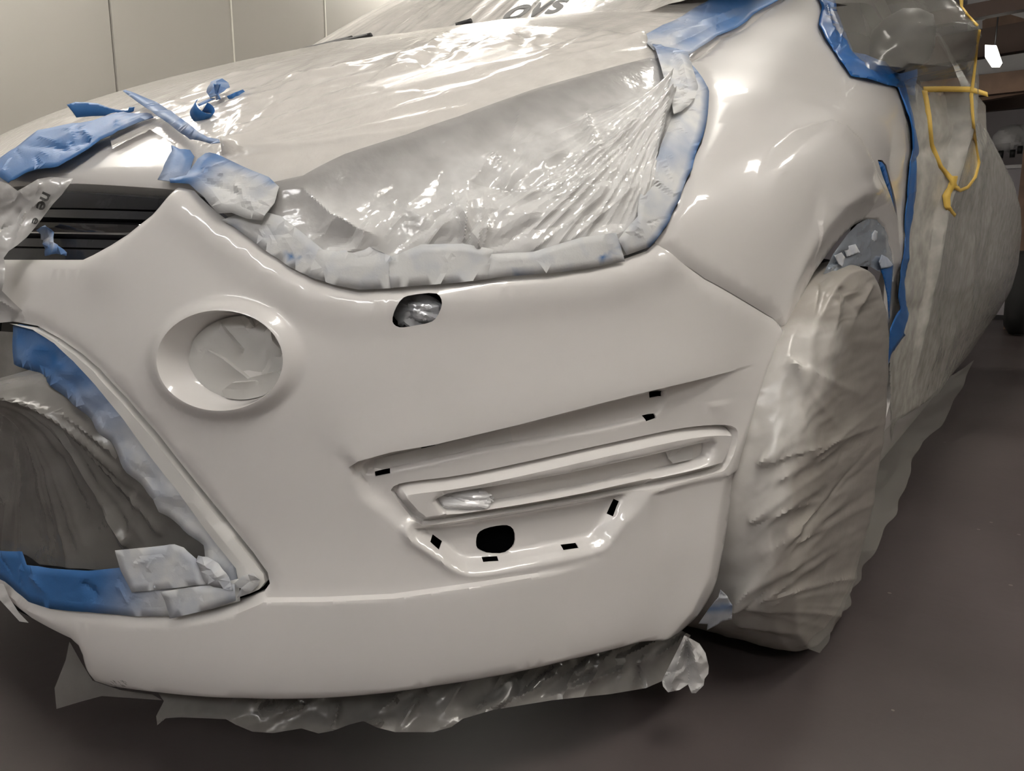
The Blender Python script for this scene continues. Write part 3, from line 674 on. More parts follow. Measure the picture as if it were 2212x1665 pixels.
hs_uv = hit([(420, 408), (500, 420), (590, 405), (659, 391), (748, 346), (881, 304), (990, 266), (1147, 208), (1283, 169), (1400, 139), (1470, 124), (1481, 118), (1560, 72), (1640, 28), (1690, -12)])
hs_uv = [tuple(p) for p in hs_uv] + [(.93, 16.6)] + [(-u, v) for u, v in [(.93, 16.6), (.80, 15), (.70, 13), (.62, 11.5), (.5, 10.4), (.3, 9.9)]] + [(.0, 9.95), (.08, 10.1), (.13, 10.3)] + [tuple(p) for p in hit([(250, 330), (330, 290), (385, 320)])]
skin('hood_cover', None, 'sheet', .006, hood_h, .0042, lambda px: .35 + .4 * ss(900, 1300, px[:, 0]), parent=sheet, uv=hs_uv, sharp=40, label='clear film over the hood with bright stretch lines')

# -- film strip hanging over the upper grille, printed
gpoly = [(-60, 385), (0, 391), (19, 398), (38, 412), (58, 401), (81, 387), (108, 382), (158, 386), (150, 398), (134, 420), (115, 440), (95, 466), (77, 490), (58, 512), (38, 529), (19, 542), (8, 557), (11, 570), (10, 601), (4, 628), (29, 653), (58, 680), (54, 692), (0, 697), (-60, 700)]
GD = body_depth(90, 470)
GFOLD = [(45, 455, 20, 540, 9, -.006), (52, 458, 24, 545, 5, .006), (85, 395, 60, 470, 10, .004), (40, 412, 70, 440, 8, .003), (0, 650, 60, 690, 6, .004), (-20, 640, 55, 680, 8, .004), (95, 430, 40, 470, 8, .003), (0, 497, 40, 480, 6, -.004)]
def gd(px): return GD - .028 - .006 * facet(px[:, 0], px[:, 1], 42, 41) - .003 * facet(px[:, 0], px[:, 1], 19, 42) - strokes(px, GFOLD) + .03 * ss(600, 690, px[:, 1]) - .012 * ss(470, 400, px[:, 1])
gfilm = drape('masking_film', gpoly, gd, 4.5, 'film', lambda px: .45 + .2 * vn(px[:, 0] / 40, px[:, 1] / 40, 2), sharp=25, label='creased film strip with grey print hanging over the upper grille', cat='masking film')
def glyph_mesh(txt, origin, ex, ey, height, name, m, parent, lift=None, label=None):
    """printed letters as real outlines, laid on the film along the directions ex, ey"""
    cu = bpy.data.curves.new('t', 'FONT'); cu.body = txt; cu.size = 1; cu.offset = .022; ob = bpy.data.objects.new('t', cu); COL.objects.link(ob)
    bpy.context.view_layer.update(); me = bpy.data.meshes.new_from_object(ob.evaluated_get(bpy.context.evaluated_depsgraph_get()))
    V = np.array([v.co[:] for v in me.vertices]); F = [tuple(p.vertices) for p in me.polygons]
    bpy.data.objects.remove(ob); bpy.data.curves.remove(cu); bpy.data.meshes.remove(me)
    px = np.asarray(origin) + np.outer(V[:, 0] * height, ex) + np.outer(V[:, 1] * height, ey)
    X = lift(px); return mk(name, X, F, m, parent, smooth=False, label=label)
ex = np.array([-.42, .91]); ey = np.array([.91, .42])
glyph_mesh('ne', (94, 412), ex * .95, ey * .85, 44, 'printed_letters', 'ink', gfilm, lambda px: at_depth(px, gd(px) - .0035))
glyph_mesh('e', (74, 468), ex * .8, ey * .6, 40, 'printed_letters', 'ink', gfilm, lambda px: at_depth(px, gd(px) - .0035))

# -- film in the lower grille, pulled from a knot
KN = (66, 812)
lgf = [(-60, 712), (0, 716), (24, 716), (40, 760), (50, 792), (92, 812), (132, 856), (166, 876), (200, 914), (234, 953), (272, 1020), (330, 1078), (338, 1106), (386, 1134), (436, 1178), (440, 1215), (300, 1240), (192, 1238), (58, 1226), (30, 1200), (-60, 1195)]
LGS = fan(66, 815, 42, 100, 22, 180, 480, 9, .013, 12) + fan(66, 815, 100, 135, 8, 150, 400, 10, .012, 13) + [(255, 1180, 150, 960, 10, .006), (245, 1185, 190, 1000, 8, .005), (250, 1190, 300, 1000, 8, .004)]
LGD = body_depth(230, 1030)
def lg_h(px): return strokes(px, LGS) + .006 * (fbm(px[:, 0] / 90, px[:, 1] / 120, 9) - .5) + .003 * facet(px[:, 0], px[:, 1], 50, 51) - .006
skin('masking_film', lgf, 'film_grey', -.010, lg_h, .003, lambda px: .12 + .25 * ss(1150, 850, px[:, 1]) * ss(200, 60, px[:, 0]), sharp=30, label='grey film pulled into a knot and spread across the lower grille', cat='masking film')

# -- tapes on hood and headlamp
tape([(-40, 395), (0, 375), (21, 356), (58, 329), (96, 300), (137, 292), (172, 288), (215, 283), (249, 270), (278, 261), (301, 265), (337, 265), (342, 272), (292, 293), (258, 310), (232, 320), (206, 339), (172, 361), (144, 377), (127, 381), (103, 382), (77, 389), (52, 403), (39, 410), (17, 396), (0, 389), (-40, 400)],
     'broad blue tape strip laid over the hood front above the upper grille', base=.013, amp=.005, cell=70, seed=3, deg=-25, extra=lambda px: strokes(px, [(160, 340, 60, 330, 8, -.004), (210, 322, 160, 335, 7, -.005), (180, 310, 120, 335, 12, .005), (330, 268, 200, 320, 7, .004), (300, 268, 240, 300, 6, .003)]), spray=lambda px: .03 + .4 * ss(220, 330, px[:, 0]) * vn(px[:, 0] / 12, px[:, 1] / 12, 3), step=.004)
D1 = body_depth(285, 240)
drape('masking_tape', [(144, 226), (163, 220), (187, 221), (210, 223), (237, 233), (262, 238), (276, 238), (279, 231), (290, 231), (288, 240), (278, 245), (262, 249), (240, 250), (198, 251), (165, 254), (156, 241)],
      lambda px: D1 - .035 + .05 * (280 - px[:, 0]) / 140 - .006 * facet(px[:, 0], px[:, 1], 30, 61) - .008 * np.cos((px[:, 1] - 236) / 16), 4, 'tape', solid=.0006, label='blue tape end sticking up like a flag at the hood front', cat='masking tape')
tape([(284, 232), (290, 230), (309, 238), (340, 250), (364, 257), (380, 266), (398, 284), (427, 305), (452, 326), (471, 336), (494, 339), (496, 346), (475, 346), (455, 339), (427, 330), (407, 318), (384, 302), (359, 286), (344, 275), (318, 258), (294, 240)],
     'twisted blue tape rope running down to the inner headlamp corner', base=.016, amp=.003, cell=24, seed=5, deg=38, stretch=3.5, step=.0025, extra=lambda px: .008 * np.sqrt(np.clip(1 - (segdist(px, [(286, 234), (340, 262), (390, 292), (440, 318), (494, 343)])[0] / 17) ** 2, 0, 1)) + strokes(px, [(300, 238, 390, 295, 4, .004), (350, 262, 450, 326, 4, -.004), (360, 262, 470, 340, 3, .004)]),
     spray=lambda px: .06 + .45 * vn(px[:, 0] / 9, px[:, 1] / 9, 8) * ss(290, 400, px[:, 0]))
# loose knotted scrap of tape on the hood: body, stub, tail and curl
kt = empty('masking_tape', tuple(on_body([(478, 235)])[0]), 'small knotted scrap of blue tape lying alone on the hood film', 'masking tape')
skin('knot', [(458, 228), (462, 218), (470, 211), (486, 209), (505, 209), (507, 215), (495, 226), (478, 236), (465, 238)], 'tape', .016, lambda px: .010 * facet(px[:, 0], px[:, 1], 16, 66) + .006 * ss(18, 0, segdist(px, [(470, 226), (495, 214)])[0]), .0028, lambda px: .15 + 0 * px[:, 0], kt, solid=.0006, sharp=20)
KD = body_depth(478, 230)
drape('stub', [(461, 181), (476, 182), (470, 200), (476, 214), (467, 216), (464, 198)], lambda px: KD - .02 + .012 * np.cos((px[:, 0] - 462) / 5) - .0002 * (212 - px[:, 1]), 3, 'tape', None, kt, solid=.0006)
drape('tail', [(490, 208), (509, 199), (525, 193), (530, 199), (546, 202), (530, 207), (505, 213), (494, 214)], lambda px: KD - .012 + .009 * facet(px[:, 0], px[:, 1], 14, 68) + .0002 * (px[:, 0] - 490), 3, 'tape', None, kt, solid=.0006, sharp=20)
cb = on_body([(448, 262)])[0]; cn = Nrm(*hit([(448, 262)])[0]); ax_ = cn * .3 + CR * .25 - CU * .1; ax_ /= np.linalg.norm(ax_)
e1 = CR - ax_ * (CR @ ax_); e1 /= np.linalg.norm(e1); e2 = np.cross(ax_, e1); V = []; nrow = 34
for k in range(nrow):
    t = k / (nrow - 1); a = math.radians(150 + 300 * t); r = .0125 - .004 * t; w = .008 + .003 * math.sin(t * 3)
    c = cb + cn * .012 + e1 * r * math.cos(a) + e2 * r * math.sin(a)
    V += [c - ax_ * w, c + ax_ * w]
mk('curl', V, [(2 * k, 2 * k + 1, 2 * k + 3, 2 * k + 2) for k in range(nrow - 1)], 'tape', kt, solid=.0006)
skin('neck', [(466, 235), (474, 236), (460, 243), (450, 248), (440, 252), (437, 248), (448, 242)], 'tape', .014, None, .003, lambda px: .1 + 0 * px[:, 0], kt, solid=.0006)
tape([(379, 328), (398, 337), (420, 339), (429, 352), (424, 370), (419, 386), (408, 403), (384, 405), (352, 400), (363, 380), (374, 353), (381, 341)], 'square blue tape patch stuck at the upper grille corner', base=.010, amp=.0015, cell=22, seed=7, spray=lambda px: .10 + .25 * ss(350, 400, px[:, 1]))
tape([(455, 350), (464, 348), (482, 352), (540, 379), (590, 398), (612, 418), (603, 450), (578, 486), (545, 482), (513, 470), (484, 471), (455, 439), (423, 413), (384, 411), (382, 403), (417, 396), (424, 384), (440, 362)],
     'blue tape fading under white overspray at the inner headlamp corner', base=.013, amp=.005, cell=46, seed=9, deg=30, spray=lambda px: np.clip(.05 + 1.0 * ss(20, 95, (px[:, 0] - 440) * .75 + (px[:, 1] - 350) * .75), 0, 1) * (1 - .8 * np.exp(-(segdist(px, [(480, 356), (560, 392), (600, 408)])[0] / 9) ** 2)),
     extra=lambda px: strokes(px, [(450, 405, 560, 440, 8, -.005), (520, 415, 560, 460, 8, .006), (430, 400, 500, 450, 6, .003), (545, 385, 535, 420, 4, .004)]))
tape([(1379, 96), (1428, 69), (1487, 38), (1545, 9), (1580, -12), (1720, -14), (1697, 0), (1623, 43), (1545, 90), (1506, 117), (1481, 134), (1448, 126), (1408, 124), (1393, 109)],
     'broad blue tape along the gap between hood and fender', base=.011, amp=.004, cell=55, seed=11, deg=-30, stretch=2.5, spray=lambda px: np.clip(.02 + .7 * ss(1600, 1430, px[:, 0] - (px[:, 1] - 60) * .6) * vn(px[:, 0] / 45 + 2, px[:, 1] / 25, 4) + .35 * ss(1480, 1400, px[:, 0]) * ss(80, 120, px[:, 1]), 0, 1),
     extra=lambda px: strokes(px, [(1440, 95, 1560, 60, 7, .004), (1430, 85, 1530, 75, 5, .004), (1450, 110, 1600, 40, 6, -.004), (1400, 105, 1500, 95, 5, .003), (1500, 70, 1640, 10, 9, .004)]))
# tape painted over round the headlamp rim
RIMT = [(1350, 552), (1400, 534), (1416, 516), (1440, 481), (1463, 435), (1490, 371), (1513, 303), (1525, 242), (1527, 205), (1513, 178), (1497, 156), (1482, 142), (1478, 180), (1466, 215), (1447, 264), (1432, 300), (1418, 340), (1398, 385), (1380, 420), (1372, 470), (1330, 520)]
tape(RIMT, 'whitened blue tape following the outer rim of the headlamp', base=.0055, amp=.005, cell=60, seed=13, deg=-70, spray=lambda px: np.clip(.95 - .85 * np.exp(-(segdist(px, RIMT[1:12])[0] / 7) ** 2) - .35 * np.exp(-((px[:, 1] - 335) / 35) ** 2), 0, 1), extra=lambda px: strokes(px, [(1392, 385, 1455, 425, 7, .006), (1397, 390, 1450, 430, 6, -.005), (1338, 455, 1385, 505, 7, .006)]))
tape([(1404, 116), (1479, 131), (1482, 150), (1490, 182), (1497, 210), (1490, 232), (1478, 246), (1462, 258), (1446, 265), (1438, 232), (1428, 195), (1419, 160)], 'silvery torn tape piece hanging from the fender tape onto the headlamp', base=.014, amp=.005, cell=36, seed=15, deg=60,
     spray=lambda px: np.clip(.25 + .7 * ss(118, 175, px[:, 1]), 0, 1), extra=lambda px: strokes(px, [(1450, 140, 1500, 230, 6, .005), (1462, 140, 1490, 225, 5, .005), (1468, 205, 1440, 245, 8, .004)]))
for k, (poly, seed, lab) in enumerate([
        ([(483, 479), (510, 493), (568, 537), (630, 579), (685, 605), (705, 545), (650, 500), (610, 470), (550, 455)], 3, 'white oversprayed tape along the inner lower headlamp edge'),
        ([(670, 599), (730, 618), (778, 627), (851, 623), (856, 560), (800, 535), (730, 545), (690, 540)], 4, 'white oversprayed tape at the lowest part of the headlamp edge'),
        ([(845, 623), (991, 611), (1050, 604), (1065, 540), (1000, 528), (910, 530), (840, 560)], 5, 'white oversprayed tape under the headlamp above the oval hole'),
        ([(1035, 606), (1089, 598), (1188, 591), (1266, 581), (1345, 565), (1325, 505), (1250, 515), (1150, 545), (1060, 550)], 6, 'white oversprayed tape along the outer lower headlamp edge')]):
    blue = [(610, 548, 650, 560), (500, 482, 560, 522), (1110, 594, 1170, 586), (780, 618, 800, 616), (1290, 560, 1340, 535), (930, 610, 950, 607)]
    tape(poly, lab, base=.0042 + .0005 * k, amp=.0036, cell=48, seed=seed * 7, spray=lambda px: np.clip(1.0 - 1.0 * sum(np.exp(-(segdist(px, [(a, b), (c, d)])[0] / 3.5) ** 2) for a, b, c, d in blue), 0, 1))
# lower grille tapes
def tsp(a): return lambda px: a + .15 * vn(px[:, 0] / 30, px[:, 1] / 30, 3)
UP_IN = [(24, 787), (48, 795), (91, 816), (130, 859), (163, 879), (197, 917), (231, 956), (269, 1023), (327, 1080), (336, 1109), (384, 1138), (432, 1181), (445, 1245)]
UP_OUT = [(512, 1286), (505, 1228), (458, 1162), (386, 1061), (310, 965), (271, 907), (209, 831), (161, 778), (122, 737), (74, 708), (34, 699), (20, 703)]
WAV = [(60 + 42 * k, 770 + 45 * k) for k in range(10)]
tape(UP_IN + UP_OUT, 'wavy blue tape fading to grey down the side of the lower grille', base=-.004, amp=.004, cell=44, seed=23, deg=50, spray=lambda px: np.clip(ss(760, 1080, px[:, 1] + (px[:, 0] - 150) * .35) * .8 + .12 * vn(px[:, 0] / 18, px[:, 1] / 18, 6), 0, 1),
     extra=lambda px: .0025 * np.sin(along(px, [(24, 787), (231, 956), (445, 1245)]) * 46) * ss(0, 45, segdist(px, UP_OUT)[0]))
tape([(-60, 1186), (0, 1189), (48, 1191), (58, 1220), (110, 1227), (192, 1232), (264, 1225), (300, 1240), (430, 1240), (470, 1260), (515, 1250), (520, 1297), (456, 1315), (375, 1330), (288, 1331), (192, 1321), (110, 1314), (62, 1299), (10, 1256), (-60, 1222)],
     'long blue tape along the bottom of the lower grille', base=.001, amp=.005, cell=50, seed=25, deg=4, spray=lambda px: np.clip(.02 + .95 * ss(190, 420, px[:, 0] + (px[:, 1] - 1280) * .4), 0, 1), extra=lambda px: strokes(px, [(70, 1240, 110, 1290, 8, .004), (180, 1260, 215, 1290, 8, -.005), (340, 1255, 345, 1290, 7, .005)]))
tape([(257, 1186), (384, 1172), (404, 1179), (432, 1205), (447, 1249), (452, 1258), (293, 1276), (280, 1250), (269, 1229)], 'flat grey tape patch across the lower grille corner', base=.006, amp=.002, cell=50, seed=27, spray=tsp(.78), extra=lambda px: strokes(px, [(330, 1228, 345, 1195, 5, .003), (300, 1215, 380, 1190, 6, .002)]))
tape([(356, 1273), (440, 1262), (514, 1257), (516, 1292), (456, 1312), (376, 1331), (365, 1292)], 'small torn grey tape piece on the lower grille bottom edge', base=.0075, amp=.002, cell=50, seed=29, spray=tsp(.8))
tape([(505, 1262), (530, 1240), (552, 1234), (564, 1250), (560, 1262), (540, 1280), (516, 1288), (524, 1268)], 'crumpled white tape tip in the lower grille corner', base=.004, amp=.006, cell=24, seed=31, spray=tsp(.9))
tape([(436, 1196), (455, 1199), (480, 1212), (500, 1232), (512, 1270), (470, 1262), (450, 1250), (438, 1220), (432, 1208)], 'curled grey tape flap beside the flat patch', base=.008, amp=.006, cell=30, seed=33, spray=tsp(.8), extra=lambda px: strokes(px, [(440, 1210, 500, 1240, 7, .006)]))
TB = [(72, 495), (92, 484), (110, 499), (111, 522), (123, 530), (135, 543), (133, 550), (115, 546), (89, 551), (88, 534), (87, 517), (80, 515), (80, 503)]
tape(TB, 'crumpled blue tape scrap stuck on the upper grille slats', base=-.004, amp=.007, cell=18, seed=35, spray=lambda px: .1 + .8 * np.exp(-(segdist(px, [(82, 510), (108, 518)])[0] / 7) ** 2), step=.0025)
# door and window tapes
tape([(1752, -20), (1764, 0), (1772, 23), (1764, 59), (1779, 90), (1811, 137), (1834, 168), (1877, 178), (1932, 191), (1971, 191), (1976, 172), (1975, 137), (1936, 135), (1897, 135), (1838, 117), (1818, 74), (1805, 31), (1799, 0), (1790, -20)],
     'blue tape round the front corner of the side window', m='tape_deep', base=.006, amp=.006, cell=26, seed=37, deg=60, spray=lambda px: .0 * px[:, 0], extra=lambda px: strokes(px, [(1790, 30, 1830, 110, 5, .005), (1780, 20, 1800, 90, 5, .005)]))
TD = [(1932, 186), (1951, 242), (1963, 297), (1965, 324), (1959, 351), (1955, 429), (1951, 508), (1941, 586), (1935, 643), (1940, 667), (1929, 682), (1916, 710), (1913, 762), (1906, 792), (1913, 793), (1918, 765), (1931, 747), (1953, 719), (1957, 710), (1962, 688), (1953, 660), (1949, 608), (1957, 561), (1965, 470), (1971, 429), (1977, 390), (1982, 324), (1979, 273), (1971, 234), (1971, 186)]
tape(TD, 'long blue tape running down the door shut line', m='tape_deep', base=.005, amp=.004, cell=30, seed=39, deg=80, stretch=3, spray=lambda px: .05 * ss(230, 330, px[:, 1]) + 0 * px[:, 0], step=.004, extra=lambda px: strokes(px, [(1952, 210, 1972, 330, 5, .004), (1970, 340, 1958, 560, 4, .004)]))
tape([(1898, 348), (1906, 349), (1913, 359), (1919, 380), (1927, 412), (1933, 450), (1934, 468), (1928, 448), (1917, 413), (1906, 378)], 'narrow blue tape filling the fender side vent', m='tape_deep', base=-.0008, amp=.001, cell=16, seed=41, step=.003)
# ------------------------------------------------------------------ wheel, door, glass, mirror (mostly under the films)
def revolve(prof, c, n=64):
    """profile (x, r) turned about the axle (x axis)"""
    V = []; F = []; m = len(prof)
    for k in range(n):
        a = 2 * math.pi * k / n
        V += [(c[0] + x, c[1] - r * math.cos(a), c[2] + r * math.sin(a)) for x, r in prof]
    for k in range(n):
        for j in range(m - 1): F.append((k * m + j, k * m + j + 1, ((k + 1) % n) * m + j + 1, ((k + 1) % n) * m + j))
    return V, F
WC = (.83, .925, .330)
wheel = mk('wheel', *revolve([(-.10, .22), (-.11, .28), (-.10, .315), (-.07, .328), (.07, .328), (.10, .315), (.11, .28), (.10, .225)], WC), 'rubber', car)
mk('rim', *revolve([(-.09, .225), (-.02, .21), (.085, .215), (.10, .225), (.085, .20), (.06, .08), (.075, .03), (.078, .001)], WC), 'chrome', wheel)
TAPE_EDGE = [(1778, -60), (1782, 0), (1794, 60), (1808, 105), (1848, 150), (1940, 172), (1960, 242), (1972, 324), (1967, 351), (1962, 429), (1958, 508), (1949, 586), (1942, 643), (1950, 667), (1935, 710), (1925, 762), (1928, 850), (1930, 915)]
door_uv = [tuple(p) for p in hit([(1975, 174), (1980, 200), (1984, 250), (1986, 330), (1977, 420), (1970, 560), (1955, 690), (1944, 780)])] + [(1.25, 2.6), (3.1, 2.6), (3.1, 14.4), (1.5, 14.4)]
panel('door', door_uv, 'paint', car, None, None, step=.06, roll=0, skirt=.02)
sill = [(x, y, z) for y in (.0, 0.0) for x in () for z in ()]
MB().box((-.86, 1.35, .16), (.86, 4.5, .3)).build('underbody', 'black', car, smooth=False)
# far side and rear body so the car is whole behind the films
us = np.linspace(-3.1, -1.28, 30); vs = np.linspace(2.2, 14.5, 26); A, B = np.meshgrid(us, vs, indexing='ij')
mk('body_side', S(A, B).reshape(-1, 3), [(i * 26 + j, (i + 1) * 26 + j, (i + 1) * 26 + j + 1, i * 26 + j + 1) for i in range(29) for j in range(25)], 'paint', car)
# greenhouse: windscreen, side glass, roof
def cowl(u, v=16.35): return S(u, v)
NU, NT = 40, 20
def ws_low(x): return np.stack([x, 1.13 - .15 * (1 - (x / .66) ** 2), 1.205 - .088 * (1 - (x / .66) ** 2)], 1)
def ws_top(l): return np.stack([l[:, 0] * .84, l[:, 1] + .80 - .02, l[:, 2] + .42 + .03 * (1 - (l[:, 0] / .66) ** 2)], 1)
low = ws_low(np.linspace(-.64, .72, NU)); low[:, 2] -= .012; top = ws_top(low)
T_ = np.linspace(0, 1, NT)[None, :, None]
WS = low[:, None] * (1 - T_) + top[:, None] * T_; WS[..., 2] += (.03 * np.sin(np.pi * T_[..., 0]))
def gridF(a, b): return [(i * b + j, (i + 1) * b + j, (i + 1) * b + j + 1, i * b + j + 1) for i in range(a - 1) for j in range(b - 1)]
ws = mk('windscreen', WS.reshape(-1, 3), gridF(NU, NT), 'glass', car)
roofN = 14
ROOF = np.stack([np.stack([top[:, 0] * (1 - .12 * t), top[:, 1] * (1 - t) + 4.3 * t, top[:, 2] + .03 * math.sin(math.pi * t) - .12 * t], 1) for t in np.linspace(0, 1, roofN)], 1)
mk('roof', ROOF.reshape(-1, 3), gridF(NU, roofN), 'paint', car)
for sgn, nm in ((1, 'side_window'), (-1, 'side_window')):
    rows = []
    for t in np.linspace(0, 1, 24):
        y = 1.42 + t * 2.9; lo_ = np.array([sgn * .885, y, .93]); hi_ = np.array([sgn * (.60 - .05 * t), y + .35 * (1 - t), 1.57 - .1 * t]); tri = min(1, t * 5)
        hi_ = lo_ * (1 - max(.08, tri)) + hi_ * max(.08, tri); rows.append([lo_, hi_])
    mk(nm, np.array(rows).reshape(-1, 3), gridF(24, 2), 'glass', car)
mir = MB(); ang = np.linspace(0, 2 * math.pi, 20, endpoint=False); V = []
prof = [(.84, .02, .03), (.865, .05, .05), (.90, .06, .065), (.93, .055, .06), (.955, .035, .045), (.962, .01, .02)]
for x, a, b in prof: V += [(x, 1.47 + a * math.cos(t), 1.105 + b * math.sin(t)) for t in ang]
F = [(k * 20 + q, k * 20 + (q + 1) % 20, (k + 1) * 20 + (q + 1) % 20, (k + 1) * 20 + q) for k in range(5) for q in range(20)] + [tuple(range(100, 120))]
mk('wing_mirror', V, F, 'black', car)

# ------------------------------------------------------------------ film round the wheel
BC = (.83, .925, .352); R0 = .362
bp = [(-.22, .20), (-.21, .30), (-.18, R0 - .012), (-.10, R0), (.06, R0), (.105, R0 - .004), (.128, R0 - .022), (.138, R0 - .06), (.142, .26), (.144, .18), (.146, .10), (.147, .03), (.147, .001)]
bp = np.array(bp); tt = np.linspace(0, 1, len(bp)); td = np.linspace(0, 1, 200); px_ = np.interp(td, tt, bp[:, 0]); pr_ = np.interp(td, tt, bp[:, 1])
for _ in range(4): px_[1:-1] = (px_[:-2] + 2 * px_[1:-1] + px_[2:]) / 4; pr_[1:-1] = (pr_[:-2] + 2 * pr_[1:-1] + pr_[2:]) / 4
nth = 480; th = np.linspace(0, 2 * np.pi, nth, endpoint=False)
TH, J = np.meshgrid(th, np.arange(200), indexing='ij')
X = np.stack([BC[0] + px_[J], BC[1] - pr_[J] * np.cos(TH), BC[2] + pr_[J] * np.sin(TH)], -1)
Nn = np.stack([np.gradient(pr_)[J] * -1 * 0 + .4 + 0 * TH, -np.cos(TH) * .9, np.sin(TH) * .9], -1)
dpr, dpx = np.gradient(pr_), np.gradient(px_); nx, nr = -dpr, dpx; nl = np.hypot(nx, nr) + 1e-9; nx /= nl; nr /= nl
Nn = np.stack([nx[J], -nr[J] * np.cos(TH), nr[J] * np.sin(TH)], -1)
PX = proj(X).reshape(-1, 2)
BF = fan(1632, 1010, -60, -18, 9, 120, 330, 9, .004, 31, 14) + fan(1575, 1300, -48, 18, 15, 150, 420, 9, .006, 32, 12) + fan(1612, 1130, -50, -15, 6, 120, 300, 8, .004, 33, 14) + fan(1700, 780, 20, 80, 6, 80, 240, 9, .006, 34)
BF += [(1770, 560, 1745, 760, 10, .006), (1812, 620, 1790, 820, 14, .006), (1885, 570, 1830, 720, 10, .008), (1825, 570, 1860, 680, 10, -.006), (1590, 1345, 1740, 1372, 12, .008), (1610, 1360, 1720, 1385, 8, -.005)]
BF += scatter([(1680, 1000), (1880, 900), (1840, 1150), (1720, 1330), (1600, 1290)], 22, -38, 14, 100, 280, 6, .0035, 35)
h = strokes(PX, BF) + .007 * (fbm(PX[:, 0] / 95, PX[:, 1] / 130, 11) - .5) + .003 * facet(PX[:, 0], PX[:, 1], 46, 71) + .0015 * facet(PX[:, 0], PX[:, 1], 20, 72)
X = X.reshape(-1, 3) + Nn.reshape(-1, 3) * h[:, None]
X[:, 2] = np.where(X[:, 2] > .56, .56 + (X[:, 2] - .56) * .62, X[:, 2]); X[:, 2] = np.where(X[:, 2] < .012, .012 + (X[:, 2] - .012) * .12, X[:, 2]); X[:, 2] = np.maximum(X[:, 2], .003)
F = [(i * 200 + j, i * 200 + j + 1, ((i + 1) % nth) * 200 + j + 1, ((i + 1) % nth) * 200 + j) for i in range(nth) for j in range(199)]
bs = np.clip(.15 + .95 * ss(110, 40, segdist(PX, [(1750, 740), (1720, 800), (1690, 870), (1665, 960), (1640, 1050), (1610, 1150), (1580, 1280)])[0] * (1 + .4 * vn(PX[:, 0] / 40, PX[:, 1] / 40, 3))), 0, 1)
mk('wheel_cover', X, F, 'bag', None, attr=bs, sharp=30, label='grey masking film bag wrapped round the front wheel, gathered in folds', cat='masking film')
def on_x(k): return lambda p: on_plane(p, (1, 0, 0), k)
# film hanging from the sill down to the floor behind the wheel
A_ = resample([(2108, 778), (2072, 850), (2030, 920), (1990, 955), (1960, 1030), (1938, 1095), (1900, 1180), (1862, 1240), (1832, 1310), (1792, 1368), (1762, 1408)], 10); B_ = resample([(2000, 850), (1950, 880), (1905, 930), (1895, 960), (1885, 1020), (1862, 1100), (1838, 1170), (1805, 1240), (1775, 1300), (1745, 1350), (1720, 1390)], 10)
n = 70; ia = np.linspace(0, len(A_) - 1, n); pa = np.stack([np.interp(ia, np.arange(len(A_)), A_[:, c]) for c in (0, 1)], 1); ib = np.linspace(0, len(B_) - 1, n); pb = np.stack([np.interp(ib, np.arange(len(B_)), B_[:, c]) for c in (0, 1)], 1)
XA, XB = on_x(.985)(pa), on_x(.935)(pb); m_ = 12; V = []
for k in range(n):
    for q in range(m_):
        t = q / (m_ - 1); p = XA[k] * (1 - t) + XB[k] * t; w = (vn(np.array(k / 3.), np.array(q / 4.), 3) - .5) * .014; V.append(p + np.array([w, 0, 0]) + np.array([0, 0, max(0, .004 - p[2])]))
mk('masking_film', V, [(k * m_ + q, k * m_ + q + 1, (k + 1) * m_ + q + 1, (k + 1) * m_ + q) for k in range(n - 1) for q in range(m_ - 1)], 'side_sheet', None, attr=np.full(len(V), .1), label='thin clear film strip trailing from the sill to the floor behind the wheel', cat='masking film')

# ------------------------------------------------------------------ film over door, side window and mirror
ny, nz = 190, 150
Y = 1.12 + (np.linspace(0, 1, ny) ** 1.5) * 3.3; Zp = np.linspace(0, 1, nz)
YY, ZZ = np.meshgrid(Y, .17 + Zp * 1.47, indexing='ij')
prof_z = [.10, .17, .25, .4, .55, .72, .85, .97, 1.05, 1.2, 1.4, 1.64]; prof_x = [.86, .90, .928, .948, .955, .955, .952, .945, .925, .865, .77, .62]
XX = np.interp(ZZ, prof_z, prof_x)
gb = ss(1.5, 4.2, YY) * np.interp(ZZ, [.17, .3, .55, .85, 1.1, 1.35, 1.6], [-.03, .03, .10, .135, .11, .03, 0])
tent = np.exp(-np.where(YY < 1.50, ((YY - 1.50) / .15) ** 2, ((YY - 1.50) / .5) ** 2)) * np.interp(ZZ, [.4, .75, .95, 1.16, 1.3, 1.5, 1.64], [0, .03, .085, .135, .15, .12, .05])
bx = np.array([[(lambda r: r[0].x if r[0] is not None else -1)(BODY.ray_cast(Vector((2.5, float(y), float(z))), Vector((-1, 0, 0)))) for z in ZZ[0]] for y in Y])
kz = ss(1.02, 1.12, ZZ) * ss(1.25, 1.45, YY); XX = np.where(bx > 0, np.maximum(bx, XX * ss(1.3, 1.7, YY)) * (1 - kz) + XX * kz, XX)
P3 = np.stack([XX, YY, ZZ], -1).reshape(-1, 3); PXs = proj(P3)
TE0 = np.array(TAPE_EDGE, float); edge = (ss(0, 45, PXs[:, 0] - np.interp(PXs[:, 1], TE0[:, 1], TE0[:, 0])))
P3[:, 0] += .0012 + edge * (.010 + (gb + tent).ravel())
PXs = proj(P3)
SF = fan(2117, 62, 150, 205, 9, 60, 230, 5, .02, 41) + fan(2110, 66, 100, 150, 8, 60, 220, 5, .014, 42) + [(1945, 590, 2035, 450, 6, .012), (2035, 460, 2062, 330, 5, .010), (2000, 540, 2040, 380, 5, .008), (1990, 330, 1996, 260, 6, .008), (1960, 640, 2010, 700, 8, .012), (1955, 610, 2000, 600, 8, .008)]
